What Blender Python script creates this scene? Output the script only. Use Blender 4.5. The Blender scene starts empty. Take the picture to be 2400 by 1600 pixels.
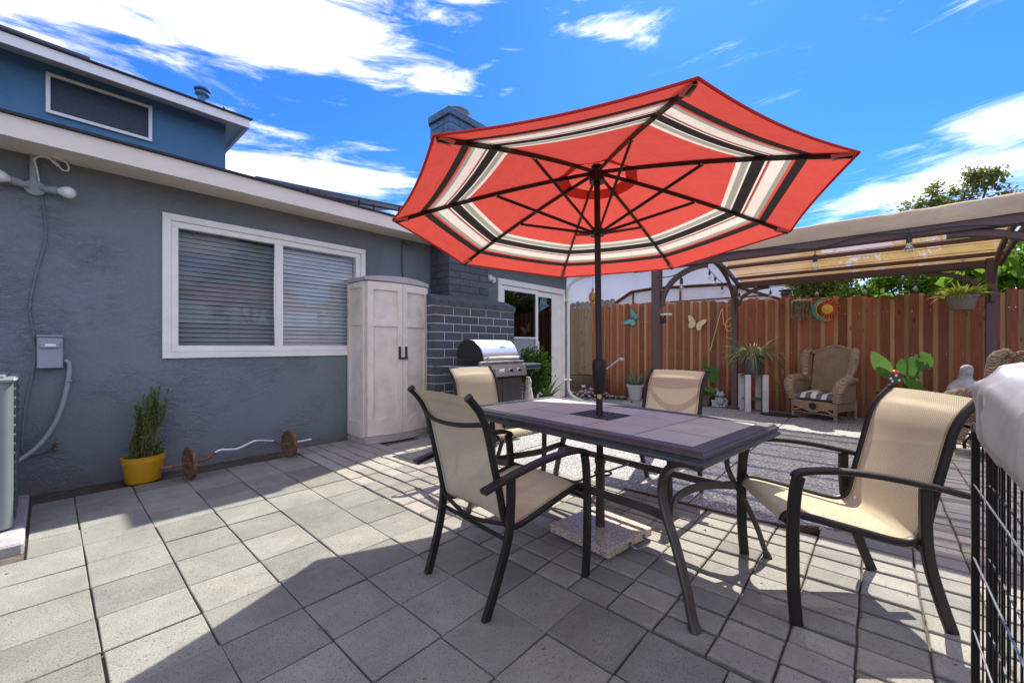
import bpy, math, random
import numpy as np
from mathutils import Vector, Matrix, noise as mnoise
random.seed(7); np.random.seed(7)
sc = bpy.context.scene
R = math.radians
# ------------------------------------------------------------------ camera, sky, sun, exposure
CAMH = 1.14
cam_d = bpy.data.cameras.new('camera'); cam = bpy.data.objects.new('camera', cam_d)
sc.collection.objects.link(cam); sc.camera = cam
cam.location = (0, 0, CAMH); cam.rotation_euler = (R(90), 0, R(41.5 - 90))
cam_d.sensor_width = 36; cam_d.lens = 965 / 2400 * 36; cam_d.shift_y = 10 / 2400
cam_d.clip_start = .05; cam_d.clip_end = 2000
SUNV = Vector((.748, .206, 1)).normalized()
sun_d = bpy.data.lights.new('sun', 'SUN'); sun = bpy.data.objects.new('sun', sun_d)
sc.collection.objects.link(sun)
sun_d.energy = 3.9; sun_d.angle = R(.53); sun_d.color = (1, .945, .83)
sun.rotation_euler = (-SUNV).to_track_quat('-Z', 'Y').to_euler(); sun.location = (20, 8, 30)
world = bpy.data.worlds.new('World'); sc.world = world; world.use_nodes = True
sc.view_settings.view_transform = 'Standard'; sc.view_settings.look = 'None'
sc.view_settings.exposure = 1.12; sc.view_settings.gamma = 1
sc.render.film_transparent = False
sc.cycles.use_denoising = True
sc.cycles.max_bounces = 8; sc.cycles.transparent_max_bounces = 16; sc.cycles.caustics_reflective = False
sc.cycles.caustics_refractive = False; sc.cycles.sample_clamp_indirect = 6

def N(nt, typ, **kw):
    n = nt.nodes.new(typ)
    for k, v in kw.items():
        if k.startswith('i_'):
            key = k[2:]; n.inputs[int(key) if key.isdigit() else key.replace('_', ' ')].default_value = v
        else: setattr(n, k, v)
    return n
def math_(nt, op, a, b=None, c=None, clamp=False):
    n = nt.nodes.new('ShaderNodeMath'); n.operation = op; n.use_clamp = clamp
    for i, x in enumerate((a, b, c)):
        if x is None: continue
        if isinstance(x, (int, float)): n.inputs[i].default_value = x
        else: nt.links.new(x, n.inputs[i])
    return n.outputs[0]
def mixc(nt, fac, a, b, blend='MIX'):
    n = nt.nodes.new('ShaderNodeMix'); n.data_type = 'RGBA'; n.blend_type = blend
    for s, x in ((n.inputs[0], fac), (n.inputs[6], a), (n.inputs[7], b)):
        if isinstance(x, (int, float)): s.default_value = x
        elif isinstance(x, tuple): s.default_value = (*x[:3], 1)
        else: nt.links.new(x, s)
    return n.outputs[2]

def build_world():
    nt = world.node_tree; nt.nodes.clear()
    out = N(nt, 'ShaderNodeOutputWorld'); bg = N(nt, 'ShaderNodeBackground', i_Strength=.15)
    sky = N(nt, 'ShaderNodeTexSky'); sky.sky_type = 'NISHITA'; sky.sun_disc = False
    sky.sun_elevation = math.asin(SUNV.z); sky.sun_rotation = math.atan2(SUNV.x, SUNV.y)
    sky.air_density = 1.0; sky.dust_density = .25; sky.ozone_density = 3.0; sky.altitude = 50
    tc = N(nt, 'ShaderNodeTexCoord'); sp = N(nt, 'ShaderNodeSeparateXYZ'); nt.links.new(tc.outputs['Generated'], sp.inputs[0])
    x, y, z = sp.outputs
    az = math_(nt, 'ARCTAN2', y, x); el = math_(nt, 'ARCSINE', z)
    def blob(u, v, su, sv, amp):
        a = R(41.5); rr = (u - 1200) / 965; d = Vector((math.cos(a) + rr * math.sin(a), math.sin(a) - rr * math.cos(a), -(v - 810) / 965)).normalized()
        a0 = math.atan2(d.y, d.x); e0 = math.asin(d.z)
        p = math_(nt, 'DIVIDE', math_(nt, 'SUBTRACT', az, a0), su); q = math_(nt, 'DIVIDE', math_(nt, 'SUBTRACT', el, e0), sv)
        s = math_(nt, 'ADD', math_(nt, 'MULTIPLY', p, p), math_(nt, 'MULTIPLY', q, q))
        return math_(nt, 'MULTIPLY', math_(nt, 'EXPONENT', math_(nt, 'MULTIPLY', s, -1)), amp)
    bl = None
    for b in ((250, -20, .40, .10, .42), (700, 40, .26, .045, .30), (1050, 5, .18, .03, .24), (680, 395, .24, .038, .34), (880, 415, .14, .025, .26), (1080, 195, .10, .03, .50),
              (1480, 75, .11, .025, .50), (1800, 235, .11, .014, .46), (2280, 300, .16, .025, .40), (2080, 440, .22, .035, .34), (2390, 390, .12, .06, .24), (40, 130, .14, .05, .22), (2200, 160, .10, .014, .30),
              (1750, 120, .50, .28, -.44), (1150, 190, .30, .20, -.44), (600, 240, .40, .085, -.46), (2250, 190, .35, .08, -.30), (1500, 480, .6, .12, -.34), (2250, 370, .22, .02, -.18), (350, 90, .3, .03, -.10)):  # negative entries keep the view clear of the added cloud cover
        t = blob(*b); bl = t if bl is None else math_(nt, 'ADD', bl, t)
    cb = N(nt, 'ShaderNodeCombineXYZ')
    nt.links.new(math_(nt, 'ADD', math_(nt, 'MULTIPLY', az, 3.2), math_(nt, 'MULTIPLY', el, 2.2)), cb.inputs[0]); nt.links.new(math_(nt, 'MULTIPLY', el, 15), cb.inputs[1])
    n1 = N(nt, 'ShaderNodeTexNoise', i_Scale=1.5, i_Detail=11.0, i_Roughness=.62, i_Distortion=.5); nt.links.new(cb.outputs[0], n1.inputs['Vector'])
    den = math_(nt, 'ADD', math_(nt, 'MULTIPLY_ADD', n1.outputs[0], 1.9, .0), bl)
    mr = N(nt, 'ShaderNodeMapRange', interpolation_type='SMOOTHSTEP'); mr.inputs[1].default_value = .665; mr.inputs[2].default_value = 1.50  # low threshold: bright cloud cover added outside the view to whiten the fill light
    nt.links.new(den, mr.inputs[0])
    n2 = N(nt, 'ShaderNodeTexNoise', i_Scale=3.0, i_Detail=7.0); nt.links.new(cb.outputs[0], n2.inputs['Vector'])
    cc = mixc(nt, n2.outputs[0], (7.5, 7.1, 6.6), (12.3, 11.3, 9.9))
    hs = N(nt, 'ShaderNodeHueSaturation', i_Saturation=1.12, i_Value=1.0, i_Hue=.5); nt.links.new(sky.outputs[0], hs.inputs['Color'])
    up = math_(nt, 'GREATER_THAN', z, 0.0)
    skyc = mixc(nt, 1.0, hs.outputs[0], (.17, .40, .77), 'MULTIPLY')
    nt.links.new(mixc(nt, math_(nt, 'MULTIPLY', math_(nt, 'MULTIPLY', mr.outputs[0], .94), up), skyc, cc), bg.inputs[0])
    nt.links.new(bg.outputs[0], out.inputs[0])
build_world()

# ------------------------------------------------------------------ materials
MATS = {}
def newmat(name):
    m = bpy.data.materials.new(name); m.use_nodes = True; MATS[name] = m
    nt = m.node_tree; p = nt.nodes['Principled BSDF']; return m, nt, p
def pos(nt, scale=(1, 1, 1), rot=(0, 0, 0), obj=False):
    if obj: src = N(nt, 'ShaderNodeTexCoord').outputs['Object']
    else: src = N(nt, 'ShaderNodeNewGeometry').outputs['Position']
    mp = N(nt, 'ShaderNodeMapping'); mp.inputs['Scale'].default_value = scale; mp.inputs['Rotation'].default_value = rot
    nt.links.new(src, mp.inputs[0]); return mp.outputs[0]
def noise(nt, vec, scale, detail=4., rough=.55, dist=0.):
    n = N(nt, 'ShaderNodeTexNoise', i_Scale=scale, i_Detail=detail, i_Roughness=rough, i_Distortion=dist); nt.links.new(vec, n.inputs['Vector']); return n.outputs[0]
def ramp(nt, fac, stops, interp='LINEAR'):
    r = N(nt, 'ShaderNodeValToRGB'); r.color_ramp.interpolation = interp; el = r.color_ramp.elements
    while len(el) < len(stops): el.new(.5)
    for e, (p, c) in zip(el, stops):
        e.position = p; e.color = (*c[:3], 1) if isinstance(c, tuple) else (c, c, c, 1)
    nt.links.new(fac, r.inputs[0]); return r.outputs[0]
def bump(nt, p, h, strength=.3, dist=.01):
    b = N(nt, 'ShaderNodeBump', i_Strength=strength, i_Distance=dist); nt.links.new(h, b.inputs['Height']); nt.links.new(b.outputs[0], p.inputs['Normal'])
def c3(c, k): return tuple(max(0, min(1, v * k)) for v in c[:3])
def mat(name, col, rough=.6, metal=0., var=.12, vs=6., bmp=.0, bs=60., ov=0., spec=.5, stretch=(1, 1, 1), col2=None, dirt=0.):
    m, nt, p = newmat(name); v = pos(nt, stretch)
    a, b = c3(col, 1 - var), c3(col2 or col, 1 + var)
    c = mixc(nt, ramp(nt, noise(nt, v, vs), [(.3, 0.), (.7, 1.)]), a, b)
    if dirt:
        d = ramp(nt, noise(nt, pos(nt), 2.3, 6), [(.48, 0.), (.72, 1.)]); c = mixc(nt, math_(nt, 'MULTIPLY', d, dirt), c, c3(col, .45))
    if ov:
        oi = N(nt, 'ShaderNodeObjectInfo'); h = N(nt, 'ShaderNodeHueSaturation')
        nt.links.new(math_(nt, 'ADD', math_(nt, 'MULTIPLY', oi.outputs['Random'], ov * 2), 1 - ov), h.inputs['Value']); nt.links.new(c, h.inputs['Color']); c = h.outputs[0]
    nt.links.new(c, p.inputs['Base Color'])
    p.inputs['Roughness'].default_value = rough; p.inputs['Metallic'].default_value = metal; p.inputs['Specular IOR Level'].default_value = spec
    if bmp: bump(nt, p, noise(nt, v, bs, 6), bmp, .01)
    return m
def stucco(name, col):
    m, nt, p = newmat(name); v = pos(nt)
    big = noise(nt, v, 1.1, 5); c = mixc(nt, ramp(nt, big, [(.3, 0.), (.75, 1.)]), c3(col, .93), c3(col, 1.07))
    fine = noise(nt, v, 160, 3, .7); c = mixc(nt, ramp(nt, fine, [(.42, .45), (.62, 0.)]), c, c3(col, .62))
    stk = ramp(nt, noise(nt, pos(nt, (5, 5, .5)), 2., 5), [(.55, 0.), (.75, .30)]); c = mixc(nt, stk, c, c3(col, .75))
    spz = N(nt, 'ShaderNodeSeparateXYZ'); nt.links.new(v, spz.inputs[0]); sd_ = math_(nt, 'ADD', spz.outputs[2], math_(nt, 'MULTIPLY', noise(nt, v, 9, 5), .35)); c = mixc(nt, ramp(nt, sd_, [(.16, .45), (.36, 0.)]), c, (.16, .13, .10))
    nt.links.new(c, p.inputs['Base Color']); p.inputs['Roughness'].default_value = .75; p.inputs['Specular IOR Level'].default_value = .35
    tr = noise(nt, pos(nt, (1, 1, 1.6), (0, .5, 0)), 6.5, 7, .6, 2.6)
    ridge = math_(nt, 'ABSOLUTE', math_(nt, 'SUBTRACT', tr, .5)); ridge = math_(nt, 'SUBTRACT', 1., math_(nt, 'MULTIPLY', ridge, 7, clamp=True))
    patch = ramp(nt, noise(nt, v, 2.2, 3), [(.42, .12), (.62, 1.)])
    h = math_(nt, 'ADD', math_(nt, 'MULTIPLY', math_(nt, 'MULTIPLY', ridge, patch), .55), math_(nt, 'MULTIPLY', noise(nt, v, 95, 3), .35))
    bump(nt, p, h, .9, .014); return m
def concrete(name, col, ov, warm, speck=1.):
    m, nt, p = newmat(name); v = pos(nt)
    c = mixc(nt, ramp(nt, noise(nt, v, 4.2, 8, .7), [(.3, 0.), (.70, 1.)]), c3(col, .78), c3(col, 1.16))
    oi = N(nt, 'ShaderNodeObjectInfo'); c = mixc(nt, math_(nt, 'MULTIPLY', oi.outputs['Random'], warm), c, (.36, .29, .23))
    c = mixc(nt, ramp(nt, noise(nt, v, 150, 2, .8), [(.57, 0.), (.67, .85 * speck)]), c, c3(col, .36))
    c = mixc(nt, ramp(nt, noise(nt, v, 120, 2, .8), [(.70, 0.), (.78, .55 * speck)]), c, c3(col, 1.8))
    st = ramp(nt, noise(nt, v, 1.6, 7, .65, .6), [(.50, 0.), (.72, .7)]); c = mixc(nt, st, c, c3(col, .56)); rs = ramp(nt, noise(nt, v, .9, 6, .6, .4), [(.58, 0.), (.74, .45)]); c = mixc(nt, rs, c, (.30, .20, .12))
    h = N(nt, 'ShaderNodeHueSaturation'); nt.links.new(math_(nt, 'ADD', math_(nt, 'MULTIPLY', oi.outputs['Random'], ov * 2), 1 - ov), h.inputs['Value']); nt.links.new(c, h.inputs['Color'])
    nt.links.new(h.outputs[0], p.inputs['Base Color']); p.inputs['Roughness'].default_value = .82; p.inputs['Specular IOR Level'].default_value = .3
    bump(nt, p, noise(nt, v, 130, 5, .75), .7, .008); return m
def aggregate(name):
    m, nt, p = newmat(name); v = pos(nt)
    vo = N(nt, 'ShaderNodeTexVoronoi', i_Scale=62.); nt.links.new(v, vo.inputs['Vector'])
    sp = N(nt, 'ShaderNodeSeparateColor'); nt.links.new(vo.outputs['Color'], sp.inputs[0])
    c = ramp(nt, sp.outputs[0], [(0., (.20, .20, .21)), (.4, (.38, .375, .37)), (.7, (.52, .49, .45)), (1., (.76, .75, .72))])
    edge = ramp(nt, vo.outputs['Distance'], [(.35, 0.), (.62, 1.)]); c = mixc(nt, math_(nt, 'MULTIPLY', edge, .75), c, (.10, .10, .10))
    c = mixc(nt, ramp(nt, noise(nt, v, 1.3, 5), [(.45, 0.), (.75, .5)]), c, (.12, .12, .125))
    nt.links.new(c, p.inputs['Base Color']); p.inputs['Roughness'].default_value = .6
    bump(nt, p, math_(nt, 'SUBTRACT', 1., vo.outputs['Distance']), .8, .012); return m
def wood(name, a, b, ov=.25, knots=True, rough=.7):
    m, nt, p = newmat(name); v = pos(nt, (14, 14, .8)); oi = N(nt, 'ShaderNodeObjectInfo')
    mp = N(nt, 'ShaderNodeVectorMath', operation='ADD'); cb = N(nt, 'ShaderNodeCombineXYZ')
    nt.links.new(math_(nt, 'MULTIPLY', oi.outputs['Random'], 37.), cb.inputs[2]); nt.links.new(v, mp.inputs[0]); nt.links.new(cb.outputs[0], mp.inputs[1])
    g = noise(nt, mp.outputs[0], 3., 6, .65, .8); c = mixc(nt, ramp(nt, g, [(.3, 0.), (.7, 1.)]), a, b)
    if knots:
        k = N(nt, 'ShaderNodeTexVoronoi', i_Scale=1.); nt.links.new(pos(nt, (9, 9, 3.2)), k.inputs['Vector'])
        c = mixc(nt, ramp(nt, k.outputs['Distance'], [(.05, .85), (.17, 0.)]), c, c3(a, .35))
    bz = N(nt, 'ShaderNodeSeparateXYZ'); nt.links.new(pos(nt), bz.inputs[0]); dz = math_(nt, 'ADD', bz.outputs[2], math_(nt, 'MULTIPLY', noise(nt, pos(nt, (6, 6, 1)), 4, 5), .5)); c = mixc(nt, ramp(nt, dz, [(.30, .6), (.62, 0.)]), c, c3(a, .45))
    h = N(nt, 'ShaderNodeHueSaturation'); nt.links.new(math_(nt, 'ADD', math_(nt, 'MULTIPLY', oi.outputs['Random'], ov * 2), 1 - ov), h.inputs['Value']); nt.links.new(c, h.inputs['Color'])
    nt.links.new(h.outputs[0], p.inputs['Base Color']); p.inputs['Roughness'].default_value = rough; bump(nt, p, g, .3, .004); return m
def glassy(name, tint=(1, 1, 1), refl=.12, rough=.0, dark=0.):
    m = bpy.data.materials.new(name); m.use_nodes = True; MATS[name] = m; nt = m.node_tree; nt.nodes.clear()
    out = N(nt, 'ShaderNodeOutputMaterial'); tr = N(nt, 'ShaderNodeBsdfTransparent'); tr.inputs[0].default_value = (*tint, 1)
    gl = N(nt, 'ShaderNodeBsdfGlossy', i_Roughness=rough); lw = N(nt, 'ShaderNodeLayerWeight', i_Blend=.35)
    f = math_(nt, 'ADD', math_(nt, 'MULTIPLY', lw.outputs['Fresnel'], .24), refl, clamp=True)
    mx = N(nt, 'ShaderNodeMixShader'); nt.links.new(f, mx.inputs[0]); nt.links.new(tr.outputs[0], mx.inputs[1]); nt.links.new(gl.outputs[0], mx.inputs[2])
    nt.links.new(mx.outputs[0], out.inputs[0]); return m
def cloth(name, colnode, trans=.5, holes=0., weave=0.):
    m = bpy.data.materials.new(name); m.use_nodes = True; MATS[name] = m; nt = m.node_tree; nt.nodes.clear()
    out = N(nt, 'ShaderNodeOutputMaterial'); d = N(nt, 'ShaderNodeBsdfDiffuse'); t = N(nt, 'ShaderNodeBsdfTranslucent')
    c = colnode(nt)
    for s in (d, t): nt.links.new(c, s.inputs[0])
    if weave:
        uv = N(nt, 'ShaderNodeTexCoord').outputs['Object']
        h = math_(nt, 'ADD', math_(nt, 'MULTIPLY', noise(nt, uv, weave, 2), .35), math_(nt, 'MULTIPLY', noise(nt, uv, 9., 3, .5, .8), 1.8))
        b = N(nt, 'ShaderNodeBump', i_Strength=.55, i_Distance=.012); nt.links.new(h, b.inputs['Height'])
        for s in (d, t): nt.links.new(b.outputs[0], s.inputs['Normal'])
    mx = N(nt, 'ShaderNodeMixShader', i_0=trans); nt.links.new(d.outputs[0], mx.inputs[1]); nt.links.new(t.outputs[0], mx.inputs[2]); last = mx.outputs[0]
    if holes:
        tr = N(nt, 'ShaderNodeBsdfTransparent'); m2 = N(nt, 'ShaderNodeMixShader', i_0=holes); nt.links.new(last, m2.inputs[1]); nt.links.new(tr.outputs[0], m2.inputs[2]); last = m2.outputs[0]
    nt.links.new(last, out.inputs[0]); return m
def leafm(name, a, b, trans=.4):
    def cn(nt):
        oi = noise(nt, pos(nt), 9., 3); g = N(nt, 'ShaderNodeNewGeometry'); r = g.outputs['Random Per Island']
        return mixc(nt, math_(nt, 'MULTIPLY', math_(nt, 'ADD', oi, r), .5), a, b)
    return cloth(name, cn, trans)

stucco('stucco', (.208, .240, .268)); stucco('stucco_upper', (.095, .235, .39))  # stucco_upper: same paint as below, bluer tone of the light put into the colour
concrete('paver', (.262, .262, .230), .17, .10, 1.5); concrete('small_paver', (.305, .295, .268), .22, .28, 1.1); concrete('pad', (.42, .41, .40), .05, 0)
aggregate('aggregate')
mat('soil', (.075, .058, .045), .95, var=.4, vs=20, bmp=.8, bs=40); mat('joint_sand', (.10, .085, .068), .95, var=.35, vs=30, bmp=.6, bs=90)
mat('cream_paint', (.77, .695, .60), .55, var=.04, vs=4, bmp=.08, bs=80); mat('white_paint', (.84, .82, .79), .45, var=.03, vs=5, bmp=.04)
mat('vinyl', (.88, .845, .775), .35, var=.04, vs=8, dirt=.12); mat('shingle', (.035, .037, .042), .9, var=.3, vs=30, bmp=.6)
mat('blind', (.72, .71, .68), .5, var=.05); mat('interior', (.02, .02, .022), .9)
mat('brick_paint', (.085, .092, .102), .8, var=.2, vs=25, bmp=.7, bs=140, ov=.14); mat('brick_upper', (.075, .155, .265), .8, var=.25, vs=25, bmp=.8, bs=140, ov=.12)  # brick_upper: same bricks above the eave, bluer light tone put into their colour
mat('mortar', (.52, .51, .49), .9, var=.08, bmp=.4); mat('mortar_dark', (.06, .075, .095), .9)
glassy('glass', (.95, .96, .97), .025); glassy('glass_dark', (.76, .78, .80), .01); glassy('glass_door', (.30, .33, .36), .05); glassy('bulb_glass', (.92, .92, .90), .12)
mat('frosted', (.022, .032, .055), .3, var=.3, vs=60, bmp=.3, bs=200, spec=.4)
mat('solar', (.010, .018, .055), .25, var=.2, spec=.8); mat('solar_rail', (.4, .42, .44), .35, .8)
mat('resin', (.79, .69, .565), .55, var=.07, vs=9, dirt=.28, bmp=.12, bs=50); mat('resin_dark', (.46, .41, .37), .6, var=.1, dirt=.3, bmp=.1); mat('black_plastic', (.018, .018, .02), .45, var=.2)
def resin_bead():
    m, nt, p = newmat('resin_bead'); v = pos(nt); c = mixc(nt, ramp(nt, noise(nt, v, 5, 6), [(.4, 0.), (.75, 1.)]), (.80, .70, .575), (.60, .515, .41)); nt.links.new(c, p.inputs['Base Color']); p.inputs['Roughness'].default_value = .55
    w = N(nt, 'ShaderNodeTexWave', i_Scale=12.5); nt.links.new(v, w.inputs['Vector']); bump(nt, p, ramp(nt, w.outputs[0], [(0., 0.), (.15, 1.)]), .25, .004)
resin_bead()
mat('ac_paint', (.20, .235, .24), .45, var=.06, dirt=.12); mat('ac_louvre', (.09, .105, .115), .5); mat('ac_dark', (.03, .034, .04), .6); mat('box_grey', (.30, .335, .36), .5, var=.05); mat('conduit', (.33, .35, .38), .55, var=.05)
mat('yellow_plastic', (.62, .33, .015), .38, var=.08, vs=8, dirt=.15); mat('rust', (.10, .048, .028), .85, var=.45, vs=40, bmp=.5, bs=80, col2=(.20, .10, .055)); mat('bar_chrome', (.65, .66, .68), .28, .9)
mat('bronze', (.018, .014, .012), .45, var=.2, spec=.35); mat('table_metal', (.075, .058, .050), .42, .35, var=.2, vs=14); mat('table_edge', (.060, .060, .062), .42, .15, var=.2, vs=20)
def slate():
    m, nt, p = newmat('slate_tile'); v = pos(nt); oi = N(nt, 'ShaderNodeObjectInfo')
    c = mixc(nt, ramp(nt, noise(nt, v, 7, 7, .65, .5), [(.3, 0.), (.75, 1.)]), (.41, .435, .355), (.58, .59, .485)); c = mixc(nt, math_(nt, 'MULTIPLY', oi.outputs['Random'], .55), c, (.32, .33, .36))
    nt.links.new(c, p.inputs['Base Color']); p.inputs['Roughness'].default_value = .52; p.inputs['Specular IOR Level'].default_value = .4; bump(nt, p, noise(nt, v, 60, 5), .25, .004)
slate()
def sling():
    def cn(nt):
        v = N(nt, 'ShaderNodeTexCoord').outputs['UV']
        w = N(nt, 'ShaderNodeTexChecker', i_Scale=190.); nt.links.new(v, w.inputs[0])
        n = noise(nt, v, 300., 2, .7); c = mixc(nt, math_(nt, 'MULTIPLY', w.outputs['Fac'], .8), (.75, .655, .47), (.43, .37, .25))
        c = mixc(nt, ramp(nt, n, [(.5, 0.), (.75, .7)]), c, (.22, .17, .10)); sv_ = N(nt, 'ShaderNodeSeparateXYZ'); nt.links.new(v, sv_.inputs[0]); ed_ = math_(nt, 'ABSOLUTE', math_(nt, 'SUBTRACT', sv_.outputs[1], .25)); c = mixc(nt, ramp(nt, math_(nt, 'MULTIPLY', ed_, 4.), [(.885, 0.), (.90, .6), (.915, .6), (.93, 0.)]), c, (.16, .12, .07)); return mixc(nt, ramp(nt, noise(nt, pos(nt), 6, 4), [(.45, 0.), (.8, .3)]), c, (.74, .64, .50))
    return cloth('sling', cn, .20, .05)
sling()
RED, CHA, WHT, SAG, DRD = (.62, .088, .068), (.030, .027, .026), (.80, .74, .64), (.34, .35, .29), (.38, .042, .035)
def umb():
    def cn(nt):
        v = N(nt, 'ShaderNodeTexCoord').outputs['UV']; s = N(nt, 'ShaderNodeSeparateXYZ'); nt.links.new(v, s.inputs[0])
        c = ramp(nt, s.outputs[0], [(0., RED), (.634, WHT), (.656, SAG), (.680, WHT), (.690, CHA), (.735, WHT), (.743, DRD), (.751, SAG), (.756, WHT), (.802, SAG), (.822, RED), (.835, CHA), (.870, RED)], 'CONSTANT')
        c = mixc(nt, math_(nt, 'MULTIPLY', noise(nt, pos(nt, obj=True), 260., 2, .7), .45), c, (.70, .42, .36), 'MULTIPLY'); fd = ramp(nt, noise(nt, pos(nt, obj=True), 2.6, 5, .6), [(.35, 0.), (.7, .30)]); c = mixc(nt, fd, c, (.78, .70, .66), 'MULTIPLY'); sg_ = math_(nt, 'ABSOLUTE', math_(nt, 'SUBTRACT', s.outputs[1], .5)); return mixc(nt, ramp(nt, sg_, [(.472, 0.), (.485, .55)]), c, (.45, .25, .22), 'MULTIPLY')
    return cloth('umbrella_cloth', cn, .40, .0, 140.)
umb()
cloth('cap_cloth', lambda nt: mixc(nt, noise(nt, pos(nt), 100., 2), (.62, .088, .068), (.58, .085, .065)), .42)
mat('tip_cloth', (.62, .22, .18), .8)
cloth('canopy_mesh', lambda nt: mixc(nt, ramp(nt, noise(nt, pos(nt), 3., 5), [(.35, 0.), (.75, 1.)]), (.36, .215, .090), (.45, .29, .135)), .52, .24)
cloth('valance', lambda nt: mixc(nt, ramp(nt, noise(nt, pos(nt, (1, .6, 1)), 5., 6), [(.35, 0.), (.75, 1.)]), (.60, .505, .375), (.75, .645, .49)), .40, 0., 40.)
mat('pergola_paint', (.105, .060, .056), .5, var=.15, vs=12, stretch=(8, 8, 1), bmp=.06)
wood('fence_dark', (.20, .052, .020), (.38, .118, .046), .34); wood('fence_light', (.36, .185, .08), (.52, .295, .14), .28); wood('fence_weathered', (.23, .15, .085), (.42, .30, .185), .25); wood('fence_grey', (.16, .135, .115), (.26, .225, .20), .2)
wood('edging', (.16, .09, .04), (.26, .16, .08)); mat('nail', (.75, .75, .74), .3, .8)
mat('neighbour_wall', (.84, .82, .86), .8, var=.04, vs=2, bmp=.3, bs=60); mat('shed_white', (.60, .64, .66), .55, var=.06, vs=3, dirt=.15); mat('shed_rust', (.13, .055, .030), .8, var=.4, vs=12)
leafm('leaf_small', (.085, .16, .035), (.27, .34, .07), .5); leafm('leaf_vine', (.065, .17, .020), (.22, .36, .045), .55); leafm('leaf_tree', (.085, .13, .030), (.27, .28, .07), .5)
leafm('leaf_bush', (.020, .055, .012), (.07, .13, .022), .3); leafm('needle', (.15, .24, .07), (.40, .46, .17), .4); leafm('aloe', (.12, .20, .055), (.30, .37, .10), .35); leafm('aloe_blue', (.11, .19, .125), (.22, .30, .17), .25)
leafm('spider', (.22, .29, .12), (.52, .52, .28), .4); leafm('big_leaf', (.07, .18, .045), (.19, .34, .08), .4); leafm('string_plant', (.30, .30, .17), (.55, .48, .32), .3); leafm('fern', (.28, .40, .06), (.66, .66, .16), .5)
mat('bark', (.10, .070, .048), .9, var=.3, vs=30, bmp=.6); mat('stem_pale', (.42, .33, .22), .7); mat('twig', (.16, .10, .06), .8)
mat('steel', (.78, .78, .77), .30, 1., var=.04, vs=3, stretch=(.3, 40, 40)); mat('steel_panel', (.55, .55, .55), .3, 1., var=.05, vs=3, stretch=(.3, 40, 40)); mat('cart_door', (.055, .052, .050), .5, .3, var=.15); mat('grill_shelf', (.045, .060, .085), .35, .3); mat('grill_black', (.012, .012, .013), .4)
mat('peeling', (.60, .55, .48), .8, var=.25, vs=30, dirt=.6, bmp=.4)
def granite():
    m, nt, p = newmat('granite'); v = pos(nt); vo = N(nt, 'ShaderNodeTexVoronoi', i_Scale=210.); nt.links.new(v, vo.inputs['Vector']); s = N(nt, 'ShaderNodeSeparateColor'); nt.links.new(vo.outputs['Color'], s.inputs[0])
    nt.links.new(ramp(nt, s.outputs[0], [(0., (.07, .055, .045)), (.2, (.42, .29, .20)), (.6, (.66, .50, .38)), (1., (.80, .70, .60))]), p.inputs['Base Color']); p.inputs['Roughness'].default_value = .3
granite()
def wicker():
    m, nt, p = newmat('wicker'); v = pos(nt, obj=True); s = N(nt, 'ShaderNodeSeparateXYZ'); nt.links.new(v, s.inputs[0])
    a = math_(nt, 'SINE', math_(nt, 'MULTIPLY', s.outputs[2], 230.)); th = math_(nt, 'ADD', s.outputs[0], s.outputs[1]); b = math_(nt, 'SINE', math_(nt, 'MULTIPLY', th, 150.))
    h = math_(nt, 'MULTIPLY', a, b); h2 = math_(nt, 'ADD', math_(nt, 'MULTIPLY', h, .5), .5)
    c = mixc(nt, ramp(nt, h2, [(.15, 0.), (.6, 1.)]), (.075, .045, .028), (.56, .38, .23)); c = mixc(nt, ramp(nt, noise(nt, v, 9, 5), [(.4, 0.), (.7, .5)]), c, (.22, .18, .15))
    nt.links.new(c, p.inputs['Base Color']); p.inputs['Roughness'].default_value = .6; bump(nt, p, h2, 1., .012)
wicker()
def cushion():
    m, nt, p = newmat('striped_cushion'); v = pos(nt, obj=True); s = N(nt, 'ShaderNodeSeparateXYZ'); nt.links.new(v, s.inputs[0])
    w = math_(nt, 'FRACT', math_(nt, 'ADD', math_(nt, 'MULTIPLY', s.outputs[1], 6.6), .25)); c = ramp(nt, w, [(0., (.66, .63, .58)), (.5, (.11, .125, .15))], 'CONSTANT')
    nt.links.new(c, p.inputs['Base Color']); p.inputs['Roughness'].default_value = .9; bump(nt, p, noise(nt, v, 14, 3), .5, .02)
cushion()
mat('terracotta_grey', (.14, .14, .14), .6, var=.1); mat('pot_white', (.56, .55, .52), .6, var=.06, dirt=.25); mat('pot_taupe', (.19, .165, .135), .55, var=.06); mat('pot_brown', (.18, .13, .09), .7, var=.15); mat('urn', (.035, .037, .042), .5, var=.2); mat('charcoal_pot', (.075, .080, .082), .5, var=.1)
mat('stand_white', (.68, .67, .64), .6, var=.08, dirt=.45); mat('stand_green', (.05, .12, .09), .6); mat('statue_grey', (.42, .43, .46), .85, var=.15, vs=14, dirt=.3, bmp=.3, bs=60); mat('frog_stone', (.46, .50, .46), .8, var=.2, vs=30, dirt=.5, bmp=.3); mat('frog_dark', (.09, .12, .09), .8)
mat('teal', (.02, .27, .24), .4, var=.5, vs=40, col2=(.15, .42, .36)); mat('gold', (.62, .40, .07), .4, var=.35, vs=60, col2=(.75, .66, .40)); mat('black_wire', (.010, .010, .012), .35, .3); mat('wire_shiny', (.30, .32, .36), .25, .9); mat('copper_red', (.74, .14, .04), .4, .1, var=.3, vs=30); mat('sun_gold', (.88, .50, .05), .4, .1, var=.3, vs=60)
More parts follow.
